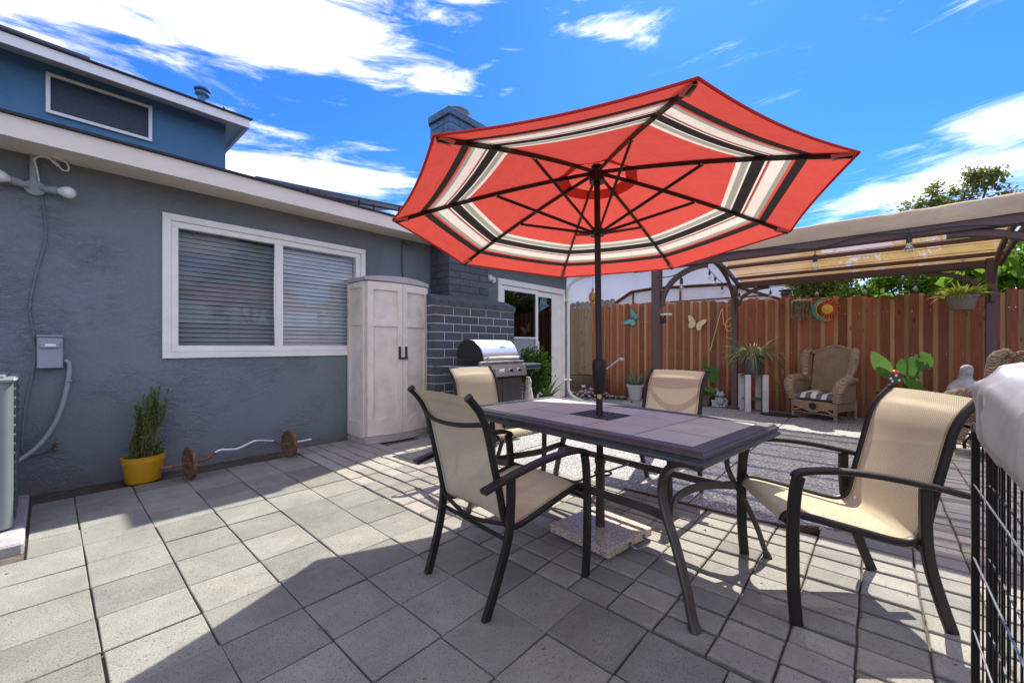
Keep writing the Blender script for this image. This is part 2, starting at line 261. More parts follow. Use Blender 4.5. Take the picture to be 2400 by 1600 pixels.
mat('moon_teal', (.02, .30, .28), .35, .2, var=.3, vs=9, col2=(.10, .45, .30)); mat('rope', (.72, .48, .16), .8, var=.1); mat('amber', (.40, .20, .05), .25, var=.35, vs=40); mat('label_white', (.8, .8, .78), .5); mat('label_yellow', (.50, .42, .10), .5)
mat('frame_black', (.022, .021, .020), .35, .5, var=.2)
def tarp():
    m, nt, p = newmat('silver_tarp'); v = pos(nt); nt.links.new(mixc(nt, ramp(nt, noise(nt, v, 4, 5), [(.3, 0.), (.7, 1.)]), (.27, .285, .31), (.40, .41, .435)), p.inputs['Base Color'])
    p.inputs['Metallic'].default_value = .45; p.inputs['Roughness'].default_value = .38; bump(nt, p, noise(nt, pos(nt, (1, 1, .6)), 7, 2, .4, .6), .35, .03)
tarp()
for i, c in enumerate(((.5, .06, .04), (.62, .60, .58), (.05, .07, .12), (.35, .14, .08))): mat('pebble%d' % i, c, .5, var=.2)

# ------------------------------------------------------------------ mesh helpers
def link(o): sc.collection.objects.link(o); return o
def crom(pts, n=6):
    P = [Vector(p) for p in pts]; o = []
    for i in range(len(P) - 1):
        a, b, c, d = P[max(i - 1, 0)], P[i], P[i + 1], P[min(i + 2, len(P) - 1)]
        for k in range(n):
            t = k / n; o.append(.5 * ((2 * b) + (c - a) * t + (2 * a - 5 * b + 4 * c - d) * t * t + (3 * b - a - 3 * c + d) * t ** 3))
    o.append(P[-1]); return o
class MB:
    def __init__(s): s.v = []; s.f = []; s.uv = None
    def add(s, vs, fs):
        b = len(s.v); s.v += [tuple(v) for v in vs]; s.f += [tuple(b + i for i in f) for f in fs]; return s
    def box(s, x0, x1, y0, y1, z0, z1, ch=0., M=None):
        if ch <= 0:
            vs = [Vector((x, y, z)) for x in (x0, x1) for y in (y0, y1) for z in (z0, z1)]; fs = [(0, 1, 3, 2), (4, 6, 7, 5), (0, 4, 5, 1), (2, 3, 7, 6), (0, 2, 6, 4), (1, 5, 7, 3)]
        else:
            ch = min(ch, .45 * (x1 - x0), .45 * (y1 - y0), .45 * (z1 - z0)); vs = []; idx = {}
            X, Y, Z = (x0, x1), (y0, y1), (z0, z1); sg = (1, -1)
            for i in (0, 1):
                for j in (0, 1):
                    for k in (0, 1):
                        for a in range(3):
                            p = [X[i] + (0 if a == 0 else sg[i] * ch), Y[j] + (0 if a == 1 else sg[j] * ch), Z[k] + (0 if a == 2 else sg[k] * ch)]
                            idx[i, j, k, a] = len(vs); vs.append(Vector(p))
            fs = []
            for i in (0, 1): fs.append([idx[i, j, k, 0] for j, k in ((0, 0), (1, 0), (1, 1), (0, 1))][::1 if i else -1])
            for j in (0, 1): fs.append([idx[i, j, k, 1] for i, k in ((0, 0), (0, 1), (1, 1), (1, 0))][::1 if j else -1])
            for k in (0, 1): fs.append([idx[i, j, k, 2] for i, j in ((0, 0), (1, 0), (1, 1), (0, 1))][::1 if k else -1])
            for i in (0, 1):
                for j in (0, 1): fs.append([idx[i, j, 0, 0], idx[i, j, 0, 1], idx[i, j, 1, 1], idx[i, j, 1, 0]])
            for i in (0, 1):
                for k in (0, 1): fs.append([idx[i, 0, k, 0], idx[i, 0, k, 2], idx[i, 1, k, 2], idx[i, 1, k, 0]])
            for j in (0, 1):
                for k in (0, 1): fs.append([idx[0, j, k, 1], idx[0, j, k, 2], idx[1, j, k, 2], idx[1, j, k, 1]])
            for i in (0, 1):
                for j in (0, 1):
                    for k in (0, 1): fs.append([idx[i, j, k, a] for a in range(3)])
        if M is not None: vs = [M @ v for v in vs]
        return s.add(vs, fs)
    def tube(s, path, r, n=8, closed=False, caps=True, flat=1.):
        P = [Vector(p) for p in path]; m = len(P); rr = r if hasattr(r, '__len__') else [r] * m
        T = [((P[(i + 1) % m] - P[i - 1]) if closed or 0 < i < m - 1 else (P[1] - P[0] if i == 0 else P[-1] - P[-2])).normalized() for i in range(m)]
        u = T[0].orthogonal().normalized(); vs = []
        for i in range(m):
            u = (u - T[i] * u.dot(T[i])); u = u.normalized() if u.length > 1e-6 else T[i].orthogonal().normalized(); w = T[i].cross(u)
            for k in range(n):
                a = 2 * math.pi * k / n; vs.append(P[i] + (u * math.cos(a) * flat + w * math.sin(a)) * rr[i])
        fs = []
        for i in range(m if closed else m - 1):
            j = (i + 1) % m
            for k in range(n): fs.append((i * n + k, i * n + (k + 1) % n, j * n + (k + 1) % n, j * n + k))
        if caps and not closed: fs += [tuple(range(n - 1, -1, -1)), tuple((m - 1) * n + k for k in range(n))]
        return s.add(vs, fs)
    def rtube(s, path, w, h, side):
        """rectangular bar swept along path; w along 'side', h across"""
        P = [Vector(p) for p in path]; m = len(P); vs = []; side = Vector(side).normalized(); c = .22 * min(w, h)
        for i in range(m):
            t = (P[min(i + 1, m - 1)] - P[max(i - 1, 0)]).normalized(); nn = t.cross(side).normalized(); sd = nn.cross(t).normalized()
            for a, b in ((w / 2 - c, h / 2), (w / 2, h / 2 - c), (w / 2, -h / 2 + c), (w / 2 - c, -h / 2), (-w / 2 + c, -h / 2), (-w / 2, -h / 2 + c), (-w / 2, h / 2 - c), (-w / 2 + c, h / 2)): vs.append(P[i] + sd * a + nn * b)
        n = 8; fs = [(i * n + k, i * n + (k + 1) % n, (i + 1) * n + (k + 1) % n, (i + 1) * n + k) for i in range(m - 1) for k in range(n)]
        fs += [tuple(range(n - 1, -1, -1)), tuple((m - 1) * n + k for k in range(n))]; return s.add(vs, fs)
    def lathe(s, prof, n=20, c=(0, 0, 0), sx=1., sy=1., M=None):
        vs = []; c = Vector(c)
        for r, z in prof:
            for k in range(n):
                a = 2 * math.pi * k / n; v = Vector((r * math.cos(a) * sx, r * math.sin(a) * sy, z)); vs.append((M @ v if M is not None else v) + c)
        m = len(prof); fs = [(i * n + k, i * n + (k + 1) % n, (i + 1) * n + (k + 1) % n, (i + 1) * n + k) for i in range(m - 1) for k in range(n)]
        if prof[0][0] > 1e-4: fs.append(tuple(range(n - 1, -1, -1)))
        if prof[-1][0] > 1e-4: fs.append(tuple((m - 1) * n + k for k in range(n)))
        return s.add(vs, fs)
    def ball(s, c, r, n=10, sz=(1, 1, 1)):
        prof = [(max(1e-5, math.sin(math.pi * i / n)) * r, -math.cos(math.pi * i / n) * r * sz[2]) for i in range(n + 1)]
        return s.lathe(prof, n + 4, c, sz[0], sz[1])
    def prism(s, poly, ext, M=None):
        """poly: list of 3d points (planar), ext: extrusion vector"""
        P = [Vector(p) for p in poly]; e = Vector(ext); n = len(P); vs = P + [p + e for p in P]
        if M is not None: vs = [M @ v for v in vs]
        return s.add(vs, [tuple(range(n - 1, -1, -1)), tuple(range(n, 2 * n))] + [(i, (i + 1) % n, n + (i + 1) % n, n + i) for i in range(n)])
    def grid(s, fn, nu, nv):
        vs = [fn(i / nu, j / nv) for i in range(nu + 1) for j in range(nv + 1)]
        return s.add(vs, [(i * (nv + 1) + j, (i + 1) * (nv + 1) + j, (i + 1) * (nv + 1) + j + 1, i * (nv + 1) + j + 1) for i in range(nu) for j in range(nv)])
    def build(s, name, m, parent=None, smooth=False, world=True, kind=None, ang=35):
        me = bpy.data.meshes.new(name); me.from_pydata(s.v, [], s.f); me.update()
        if smooth: me.shade_smooth(); me.set_sharp_from_angle(angle=R(ang))
        me.materials.append(MATS[m]); o = link(bpy.data.objects.new(name, me))
        if parent is not None: put(o, parent, world)
        if kind: o['kind'] = kind
        return o
def wmat(o): return (wmat(o.parent) @ o.matrix_parent_inverse if o.parent else Matrix.Identity(4)) @ o.matrix_basis
def put(o, parent, world=False):
    o.parent = parent; o.matrix_parent_inverse = wmat(parent).inverted() if world else Matrix.Identity(4)
def tag(o, label, cat, group=None):
    o['label'] = label; o['category'] = cat
    if group: o['group'] = group
    return o
def thing(name, label, cat, loc=(0, 0, 0), rz=0., group=None):
    o = link(bpy.data.objects.new(name, None)); o.location = loc; o.rotation_euler = (0, 0, rz); o.empty_display_size = .1; return tag(o, label, cat, group)
def kids(o): return [c for c in bpy.data.objects if c.parent == o]
def copy_tree(o, parent=None):
    c = link(o.copy()); c.parent = parent
    for ch in kids(o): copy_tree(ch, c)
    return c
def B(x0, x1, y0, y1, z0, z1, ch=0.): return MB().box(x0, x1, y0, y1, z0, z1, ch)
def leaves(n, fn, size, rng, flat=.0, asp=.5):
    """numpy leaf cloud: fn(n)->positions; returns MB with folded diamond leaves"""
    P = fn(n); s = np.random.uniform(size[0], size[1], (n, 1)); d = np.random.normal(size=(n, 3)); d[:, 2] = d[:, 2] * (1 - flat) - .25; d /= np.linalg.norm(d, axis=1, keepdims=True)
    a = np.random.normal(size=(n, 3)); a[:, 2] *= (1 - flat); w = np.cross(d, a); w /= np.linalg.norm(w, axis=1, keepdims=True) + 1e-9; nn = np.cross(d, w)
    V = np.stack([P, P + d * s * .5 + w * s * asp * .5 + nn * s * .08, P + d * s, P + d * s * .5 - w * s * asp * .5 + nn * s * .08], 1).reshape(-1, 3)
    m = MB(); m.v = [tuple(v) for v in V]; m.f = [(4 * i, 4 * i + 1, 4 * i + 2, 4 * i + 3) for i in range(n)]; return m
def blade(m, base, d, L, w, droop=.5, n=6, thick=.15, fold=.0):
    """tapering arching leaf"""
    base = Vector(base); d = Vector(d).normalized(); pts = []; p = base.copy(); dd = d.copy()
    for i in range(n + 1): pts.append((p.copy(), dd.copy())); p = p + dd * L / n; dd = (dd + Vector((0, 0, -droop / n))).normalized()
    sd = d.cross(Vector((0, 0, 1))); sd = sd.normalized() if sd.length > 1e-3 else Vector((1, 0, 0)); vs = []
    for i, (q, t) in enumerate(pts):
        k = w * (1 - (i / n) ** 1.6) * .5 + .0006; up = sd.cross(t).normalized(); vs += [q - sd * k + up * k * fold, q - up * k * thick * 2, q + sd * k + up * k * fold]
    fs = []
    for i in range(n):
        a = 3 * i; fs += [(a, a + 1, a + 4, a + 3), (a + 1, a + 2, a + 5, a + 4)] + ([(a, a + 3, a + 5, a + 2)] if thick > .1 else [])
    m.add(vs, fs)
# ------------------------------------------------------------------ ground, paving, slab
def struct(o): o['kind'] = 'structure'; return o
g = MB(); g.add([(-300, -300, -.07), (300, -300, -.07), (300, 300, -.07), (-300, 300, -.07)], [(0, 1, 2, 3)]); struct(g.build('ground', 'soil'))
def paver(poly, zt, ch, th, tilt):
    P = [Vector((x, y, 0)) for x, y in poly]; c = sum(P, Vector()) / 4; vs = []
    def ring(ins, z):
        for p in P:
            d = (c - p); d = d.normalized(); q = p + d * ins * 1.41; vs.append((q.x, q.y, z + (q.x - c.x) * tilt[0] + (q.y - c.y) * tilt[1]))
    ring(0, zt - th); ring(0, zt - ch); ring(ch * .35, zt - ch * .35); ring(ch, zt)
    fs = [(12, 13, 14, 15)]
    for r in range(3):
        for k in range(4): fs.append((4 * r + k, 4 * r + (k + 1) % 4, 4 * r + 4 + (k + 1) % 4, 4 * r + 4 + k))
    return vs, fs
bed = B(-3., 1.6, -1.4, 4.56, -.068, -.016); big = struct(bed.build('slab_paving', 'joint_sand'))
ys = [-1.1, -.8, -.505, -.208, .09, .388, .685, .983, 1.28, 1.577, 1.874, 2.16, 2.45, 2.775, 3.09, 3.40, 3.71, 4.01, 4.30, 4.54]
def bx(i, y): return 1.605 - .2935 * i + (.04 - .008 * i) * (y - .8)
rj = random.Random(3)
for i in range(0, 9):
    for j in range(len(ys) - 1):
        y0, y1 = ys[j], ys[j + 1]
        if i == 0 and False: continue
        gpx = rj.uniform(.0016, .0048)
        q = [(bx(i + 1, y0) + gpx, y0 + gpx), (bx(i, y0) - gpx, y0 + gpx), (bx(i, y1) - gpx, y1 - gpx), (bx(i + 1, y1) + gpx, y1 - gpx)]
        q = [(a + rj.uniform(-.0025, .0025), b + rj.uniform(-.0025, .0025)) for a, b in q]
        if q[0][0] < -.075 and q[2][1] > 3.5:
            if q[1][0] < -.03: continue
            q[0] = (-.072, q[0][1]); q[3] = (-.072, q[3][1])
        if (i, j) == (4, 9):   # the cracked paver
            L0 = Vector(q[0]).lerp(Vector(q[3]), .42); R0 = Vector(q[1]).lerp(Vector(q[2]), .12); cr = [L0.lerp(R0, k / 9) + Vector((0, rj.uniform(-.010, .010) if 0 < k < 9 else 0)) for k in range(10)]
            for pts in ([q[0], q[1]] + [tuple(p - Vector((0, .002))) for p in cr[::-1]], [tuple(p + Vector((0, .002))) for p in cr] + [q[2], q[3]]): m = MB(); m.prism([(a, b, -.044) for a, b in pts], (0, 0, .0445)); m.build('paver', 'paver', big)
            continue
        m = MB(); m.add(*paver(q, rj.uniform(-.0025, .0025), .004, .045, (rj.uniform(-.006, .006), rj.uniform(-.006, .006)))); m.build('paver', 'paver', big)
        if i in (0, 1, 2, 4) and j == len(ys) - 2 and False: pass
sl_ = MB(); rs_ = np.random.RandomState(12); sl_.grid(lambda u, v: (-.08 + 2.54 * u, 4.555 + .30 * v, -.012 - .012 * (1 - v) + .006 * math.sin(u * 57) * math.sin(v * 9)), 60, 6); struct(sl_.build('soil_strip', 'soil'))
bed = B(1.602, 8.5, -2.2, .26, -.068, -.018); bed.box(1.602, 3.06, .26, 4.78, -.068, -.018)
small = struct(bed.build('cobble_paving', 'joint_sand'))
cells = []
jit = {}
def jv(i, j):
    if (i, j) not in jit: jit[i, j] = (rj.uniform(-.005, .005), rj.uniform(-.003, .003))
    y = .47 + .207 * j; sl = .04 * max(0, 1 - i * .06); a, b = jit[i, j]
    return 1.612 + .1465 * i + sl * (y - .8) * (1 if y > .8 else .3) + a, y + b
for i in range(0, 46):
    for j in range(-12, 21):
        y = .47 + .207 * (j + .5); x = 1.612 + .1465 * (i + .5)
        if y > .46 and x > 3.02: continue
        if .25 < y < .46 and x > 3.1: continue
        if .04 < y < .25 and x > 3.24: continue
        if y > 4.1 and x > 2.45: continue
        cells.append((x * x + y * y, i, j))
cells.sort(); rest = MB()
for n_, (d2, i, j) in enumerate(cells):
    cs = [jv(i, j), jv(i + 1, j), jv(i + 1, j + 1), jv(i, j + 1)]; cx = sum(c[0] for c in cs) / 4; cy = sum(c[1] for c in cs) / 4
    gp = rj.uniform(.0032, .0058); q = []
    for x, y in cs: q.append((x + (gp * 1.8 if x < cx else -gp * 1.8), y + (gp * .85 if y < cy else -gp * .85)))
    dat = paver(q, rj.uniform(-.004, .004), .0065, .05, (rj.uniform(-.010, .010), rj.uniform(-.008, .008)))
    if n_ < 300: m = MB(); m.add(*dat); m.build('cobble', 'small_paver', small)
    else: rest.add(*dat)
rest.build('far_cobbles', 'small_paver', small, kind='stuff')
wd = MB(); rw = np.random.RandomState(4)   # moss and weeds in the joints
for k in range(260):
    i, j = rw.randint(0, 16), rw.randint(-5, 12); x, y = jv(i, j)
    if (y > .46 and x > 3.0): continue
    t = rw.uniform(0, 1); x += .1465 * t * rw.randint(0, 2); y += 0
    for q in range(4): blade(wd, (x + rw.normal() * .006, y + rw.normal() * .004, -.012), (rw.normal(), rw.normal(), 1.4), rw.uniform(.008, .02), .003, .4, 3, .0)
wd.build('joint_moss', 'twig', small, kind='stuff')
db = leaves(140, lambda q: np.stack([np.random.uniform(-.3, 3.0, q), np.random.uniform(-.4, 4.5, q), np.full(q, .004)], 1), (.006, .022), None, .95, .5); db.build('leaf_litter', 'twig', small, kind='stuff')
# exposed aggregate slabs
def slab(name, poly):
    m = MB(); m.prism([(x, y, -.068) for x, y in poly], (0, 0, .064)); return struct(m.build(name, 'aggregate'))
slab('concrete_slab', [(3.055, .60), (3.10, .436), (3.21, .26), (3.30, .17), (3.42, .11), (3.70, .062), (8.55, .062), (8.55, 1.02), (3.055, 1.02)])
slab('concrete_slab', [(3.06, 1.035), (8.55, 1.035), (8.55, 2.9), (3.06, 2.9)]); slab('concrete_slab', [(3.06, 2.915), (8.55, 2.915), (8.55, 5.9), (7.3, 5.9), (7.3, 4.84), (3.06, 4.84)])
eb = MB(); eb.rtube([(3.047, 1.5, -.012), (3.047, 1.0, -.012), (3.052, .62, -.012), (3.09, .45, -.012), (3.195, .27, -.012)], .05, .014, (0, 0, 1)); tag(eb.build('edging_strip', 'edging'), 'thin brown wooden edging strip along the aggregate slab border', 'edging')

# ------------------------------------------------------------------ house
YW = 4.86
house = thing('house', 'grey blue stucco house with cream fascia, sliding window and patio door', 'house', (2, YW, 0))
w = MB()
for x0, x1, z0, z1 in ((-7, .72, -.1, 2.66), (.72, 2.65, -.1, 1.05), (.72, 2.65, 2.33, 2.66), (2.65, 5.13, -.1, 2.66), (5.13, 7.09, 2.27, 2.66), (5.13, 7.09, -.1, .10), (7.09, 7.22, -.1, 2.66)): w.box(x0, x1, YW, YW + .18, z0, z1)
w.box(7.04, 7.22, YW + .18, 11, -.1, 2.66); w.build('wall', 'stucco', house)
m = MB()
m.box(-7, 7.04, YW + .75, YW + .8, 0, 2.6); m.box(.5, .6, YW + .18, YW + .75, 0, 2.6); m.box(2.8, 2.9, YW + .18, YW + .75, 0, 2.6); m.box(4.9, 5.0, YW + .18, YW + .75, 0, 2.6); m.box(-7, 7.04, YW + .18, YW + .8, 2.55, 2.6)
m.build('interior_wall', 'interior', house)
B(-7, 7.53, 4.425, 4.455, 2.568, 2.715).build('fascia', 'cream_paint', house); B(-7, 7.50, 4.455, 4.856, 2.60, 2.615).build('soffit', 'cream_paint', house)
m = MB(); m.prism([(-7, 4.40, 2.717), (-7, 4.40, 2.735), (-7, 11, 4.05), (-7, 11, 3.95), (-7, 4.9, 2.80)], (14.55, 0, 0)); m.build('roof', 'shingle', house)
# upper storey
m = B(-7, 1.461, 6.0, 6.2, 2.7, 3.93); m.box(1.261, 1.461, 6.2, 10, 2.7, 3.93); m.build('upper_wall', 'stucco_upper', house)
B(-7, 1.63, 5.69, 5.72, 3.775, 3.872).build('upper_fascia', 'white_paint', house); m = B(1.60, 1.63, 5.722, 10, 3.775, 3.872); m.box(-7, 1.60, 5.72, 6.0, 3.86, 3.868); m.box(1.461, 1.60, 6.0, 10, 3.86, 3.868); m.build('upper_soffit', 'white_paint', house)
m = MB(); m.prism([(-7, 5.67, 3.875), (-7, 5.67, 3.892), (-7, 10, 4.90), (-7, 10, 4.86)], (8.66, 0, 0)); m.build('upper_roof', 'shingle', house)
uw = thing('clerestory_window', '', ''); del uw['label'], uw['category']; put(uw, house, True)
m = MB(); x0, x1, z0, z1 = -.006, .771, 3.386, 3.774
for a in ((x0, x1, z1 - .03, z1), (x0, x1, z0, z0 + .03), (x0, x0 + .03, z0 + .03, z1 - .03), (x1 - .03, x1, z0 + .03, z1 - .03)): m.box(a[0], a[1], 5.975, 6.01, a[2], a[3])
m.build('frame', 'white_paint', uw); B(x0 + .03, x1 - .03, 5.992, 5.998, z0 + .03, z1 - .03).build('pane', 'frosted', uw)
# sliding window
win = link(bpy.data.objects.new('sliding_window', None)); put(win, house, True)
def ringx(m, x0, x1, z0, z1, w, y0, y1, ch=.003):
    m.box(x0, x1, y0, y1, z1 - w, z1, ch); m.box(x0, x1, y0, y1, z0, z0 + w, ch); m.box(x0, x0 + w, y0, y1, z0 + w, z1 - w, ch); m.box(x1 - w, x1, y0, y1, z0 + w, z1 - w, ch)
m = MB(); ringx(m, .695, 2.675, 1.024, 2.353, .060, YW - .022, YW + .03); m.build('casing', 'vinyl', win)
m = MB(); ringx(m, .757, 2.613, 1.086, 2.291, .055, YW - .004, YW + .07); m.box(1.640, 1.715, YW - .002, YW + .068, 1.141, 2.236, .003); m.build('frame', 'vinyl', win)
m = MB(); m.rtube(crom([(1.640, YW - .006, 1.141), (1.628, YW - .012, 1.45), (1.626, YW - .012, 1.8), (1.636, YW - .007, 2.236)], 5), .016, .006, (1, 0, 0)); m.build('weatherstrip', 'white_paint', win)
B(.812, 1.640, YW + .040, YW + .044, 1.141, 2.236).build('pane', 'glass_dark', win); B(1.715, 2.558, YW + .028, YW + .032, 1.141, 2.236).build('pane', 'glass', win)
for xa, xb in ((.80, 1.66), (1.70, 2.57)):
    me0 = None
    for k in range(24):
        z = 1.155 + k * .0455
        if me0 is None:
            mm = MB(); mm.rtube([(xa, 0, 0), (xb, 0, 0)], .047, .0022, (0, .42, .91)); s = mm.build('slat', 'blind', win, world=False); me0 = s
        else: s = link(me0.copy())
        put(s, win, True); s.location = (0, YW + .115, z); s.rotation_euler = (random.uniform(-.05, .05), random.uniform(-.0012, .0012), 0)
    for xc in (xa + .15, (xa + xb) / 2, xb - .15): mm = MB(); mm.tube([(xc, YW + .09, 1.15), (xc, YW + .09, 2.25)], .0012, 5); mm.build('blind_cord', 'blind', win)
# patio door
dr = link(bpy.data.objects.new('patio_door', None)); put(dr, house, True)
m = MB(); m.box(5.11, 7.12, YW - .03, YW + .05, 2.20, 2.30, .003); m.box(5.11, 5.20, YW - .03, YW + .05, .09, 2.20, .003); m.box(7.05, 7.12, YW - .03, YW + .05, .09, 2.20, .003); m.box(5.20, 7.05, YW - .02, YW + .1, .09, .16, .003); m.build('frame', 'vinyl', dr)
m = MB(); ringx(m, 5.21, 6.24, .16, 2.19, .075, YW - .012, YW + .02); m.box(5.285, 6.165, YW - .01, YW + .018, 1.27, 1.30); m.build('screen_panel', 'white_paint', dr)
B(5.285, 6.165, YW + .006, YW + .009, 1.30, 2.115).build('pane', 'glass_door', dr); B(5.285, 6.12, YW + .006, YW + .012, .235, 1.27).build('lower_panel', 'box_grey', dr)
m = MB(); ringx(m, 6.17, 7.05, .16, 2.19, .10, YW + .03, YW + .07); m.box(6.74, 6.95, YW + .032, YW + .068, .26, 2.09); m.build('sash', 'vinyl', dr); B(6.27, 6.74, YW + .045, YW + .050, .26, 2.09).build('pane', 'glass_door', dr)
B(5.2, 7.05, YW + .13, YW + .135, .1, 2.2).build('backing_sheet', 'interior', dr)  # near-black sheet close behind the door glass
m = MB(); m.box(6.20, 6.225, YW - .05, YW - .012, 1.0, 1.22, .006); m.build('handle', 'white_paint', dr)
# chimney stack, brick by brick
ch = link(bpy.data.objects.new('chimney', None)); put(ch, house, True)
CX0, CX1, CY0, CY1 = 3.695, 4.475, 4.43, 4.862
B(CX0 + .008, CX1 - .008, CY0 + .008, CY1 - .008, .3, 4.42).build('core', 'mortar_dark', ch)
brick_cache = {}
def brick(name, parent, mt, x0, x1, y0, y1, z0, z1):
    k = (round(x1 - x0, 4), round(y1 - y0, 4), round(z1 - z0, 4), mt)
    if k not in brick_cache:
        o = B(-(x1 - x0) / 2, (x1 - x0) / 2, -(y1 - y0) / 2, (y1 - y0) / 2, -(z1 - z0) / 2, (z1 - z0) / 2, .004).build(name, mt); brick_cache[k] = o
    else: o = link(brick_cache[k].copy())
    put(o, parent, True)
    o.location = ((x0 + x1) / 2, (y0 + y1) / 2, (z0 + z1) / 2); return o
z = 1.80; row = 0
while z < 4.30:
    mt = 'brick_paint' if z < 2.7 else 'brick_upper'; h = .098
    cuts = [CX0, CX0 + (.195 if row % 2 else .39), CX0 + (.585 if row % 2 else CX1 - CX0)] + ([CX1] if row % 2 else [])
    for a, b in zip(cuts[:-1], cuts[1:]): brick('brick', ch, mt, a + .003, b - .003, CY0, CY0 + .12, z + .003, z + h - .003)
    cuts = [CY0 + .123, CY0 + (.25 if row % 2 else .33), CY1]
    for a, b in zip(cuts[:-1], cuts[1:]): brick('brick', ch, mt, CX0, CX0 + .1, a + .002, b - .003, z + .003, z + h - .003)
    z += h; row += 1
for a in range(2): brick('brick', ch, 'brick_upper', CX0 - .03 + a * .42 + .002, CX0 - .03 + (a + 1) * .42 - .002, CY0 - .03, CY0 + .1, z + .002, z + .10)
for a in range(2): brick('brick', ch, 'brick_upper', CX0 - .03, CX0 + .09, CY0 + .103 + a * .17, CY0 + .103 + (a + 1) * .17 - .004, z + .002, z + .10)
B(CX0 + .0, CX1 + .02, CY0 + .03, CY1 + .03, z - .02, z + .09).build('crown', 'mortar_dark', ch)
m = MB(); m.lathe([(.20, 0), (.20, .15), (.185, .15), (.185, .0)], 24, (CX0 + .33, CY0 + .24, z + .08)); m.build('flue', 'terracotta_grey', ch, smooth=True)
m = MB()
for k in range(44):
    a = 2 * math.pi * k / 44; m.tube([(CX0 + .33 + .20 * math.cos(a), CY0 + .24 + .20 * math.sin(a), z + .2), (CX0 + .33 + .20 * math.cos(a), CY0 + .24 + .20 * math.sin(a), z + .245)], .0025, 5)
m.build('spark_screen', 'mortar_dark', ch, kind='stuff')
# outdoor brick hearth in front of the stack
HX0, HX1, HY = 3.30, 4.84, 4.235
hearth = thing('brick_hearth', 'low charcoal painted brick hearth wall with white mortar behind the grill', 'brick wall', (4, HY, 0))
B(HX0 + .006, HX1 - .006, HY + .004, YW - .003, -.06, 1.655).build('mortar_core', 'mortar', hearth)
row = 0; z = -.02
while z < 1.62:
    L_ = .308; cuts = [HX0] + [HX0 + (L_ / 2 if row % 2 else L_) + k * L_ for k in range(6) if HX0 + (L_ / 2 if row % 2 else L_) + k * L_ < HX1 - .05] + [HX1]
    for a, b in zip(cuts[:-1], cuts[1:]): brick('brick', hearth, 'brick_paint', a + (.006 if a > HX0 else 0), b - (.006 if b < HX1 else 0), HY, HY + .09, z + .006, z + .1117 - .006)
    for xs in ((HX0, HX0 + .09),):
        for a, b in ((HY + .096, HY + .30), (HY + .306, YW - .006)): brick('brick', hearth, 'brick_paint', xs[0], xs[1], a, b, z + .006, z + .1057)
    z += .1117; row += 1
for k in range(7):   # sloping cap course
    wv = (HX1 - HX0 + .03) / 7; a = HX0 - .015 + k * wv; m = MB(); P = [(a + .004, HY - .02, 1.668), (a + .004, HY - .02, 1.735), (a + .004, HY + .19, 1.83), (a + .004, HY + .19, 1.668)]
    m.prism(P, (wv - .008, 0, 0)); m.build('cap_brick', 'brick_paint', hearth)
B(HX0 - .01, HX1 + .01, HY + .0, YW - .003, 1.657, 1.69).build('cap_mortar', 'mortar', hearth)
m = MB(); m.prism([(HX0, HY + .192, 1.69), (HX0, HY + .192, 1.828), (HX0, YW - .003, 1.90), (HX0, YW - .003, 1.69)], (HX1 - HX0, 0, 0)); m.build('shoulder', 'brick_paint', hearth)

# roof items
for k, (xa, xb, za, zb) in enumerate(((1.50, 2.15, 2.965, 3.015), (2.16, 2.80, 3.016, 3.068), (2.81, 3.40, 3.069, 3.115))):
    t = thing('solar_panel', ('leftmost', 'middle', 'rightmost')[k] + ' of three dark solar panels on the low roof behind the fascia', 'solar panel', (xa, 5.0, 2.9), 0, 'solar panels on the low roof')
    m = MB(); m.prism([(xa, 5.0, za - .035), (xb, 5.0, zb - .035), (xb, 5.0, zb), (xa, 5.0, za)], (0, 1.0, .19)); m.build('panel', 'solar', t)
    m = MB(); m.prism([(xa, 4.995, za - .004), (xb, 4.995, zb - .004), (xb, 4.995, zb + .002), (xa, 4.995, za + .002)], (0, .01, 0)); m.build('frame', 'solar_rail', t)
    m = MB(); m.tube([(xa + .1, 5.05, 2.84), (xa + .1, 5.05, za - .03)], .012, 6); m.tube([(xb - .1, 5.05, 2.84), (xb - .1, 5.05, zb - .03)], .012, 6); m.tube([(xa, 5.03, za - .07), (xb, 5.03, zb - .07)], .012, 6); m.build('mount', 'solar', t)
t = thing('solar_panel', 'dark blue solar panel edge on the upper roof at top left', 'solar panel', (-.2, 6.2, 4.1)); m = MB(); m.prism([(-2, 6.15, 4.10), (.30, 6.15, 4.10), (.30, 6.15, 4.15), (-2, 6.15, 4.15)], (0, 1.5, .36)); m.build('panel', 'solar', t)
m = MB(); m.box(-1.5, -1.45, 6.2, 6.25, 3.97, 4.10); m.box(.1, .15, 6.2, 6.25, 3.97, 4.10); m.build('mount', 'solar_rail', t)
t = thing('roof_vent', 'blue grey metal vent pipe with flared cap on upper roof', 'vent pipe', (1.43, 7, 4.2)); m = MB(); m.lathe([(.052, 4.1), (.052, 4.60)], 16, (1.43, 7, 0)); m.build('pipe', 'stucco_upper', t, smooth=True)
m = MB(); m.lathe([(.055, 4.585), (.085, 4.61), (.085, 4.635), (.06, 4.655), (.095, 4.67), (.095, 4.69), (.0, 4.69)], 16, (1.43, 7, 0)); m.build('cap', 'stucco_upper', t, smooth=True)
t = thing('roof_antenna', 'tiny antenna stub near the upper roof corner', 'antenna', (1.66, 6.9, 4.2)); m = MB(); m.tube([(1.66, 6.9, 4.1), (1.66, 6.9, 4.53)], .008, 6); m.ball((1.66, 6.9, 4.50), .018, 6); m.tube([(1.62, 6.9, 4.46), (1.70, 6.9, 4.47)], .006, 6); m.build('mast', 'conduit', t)

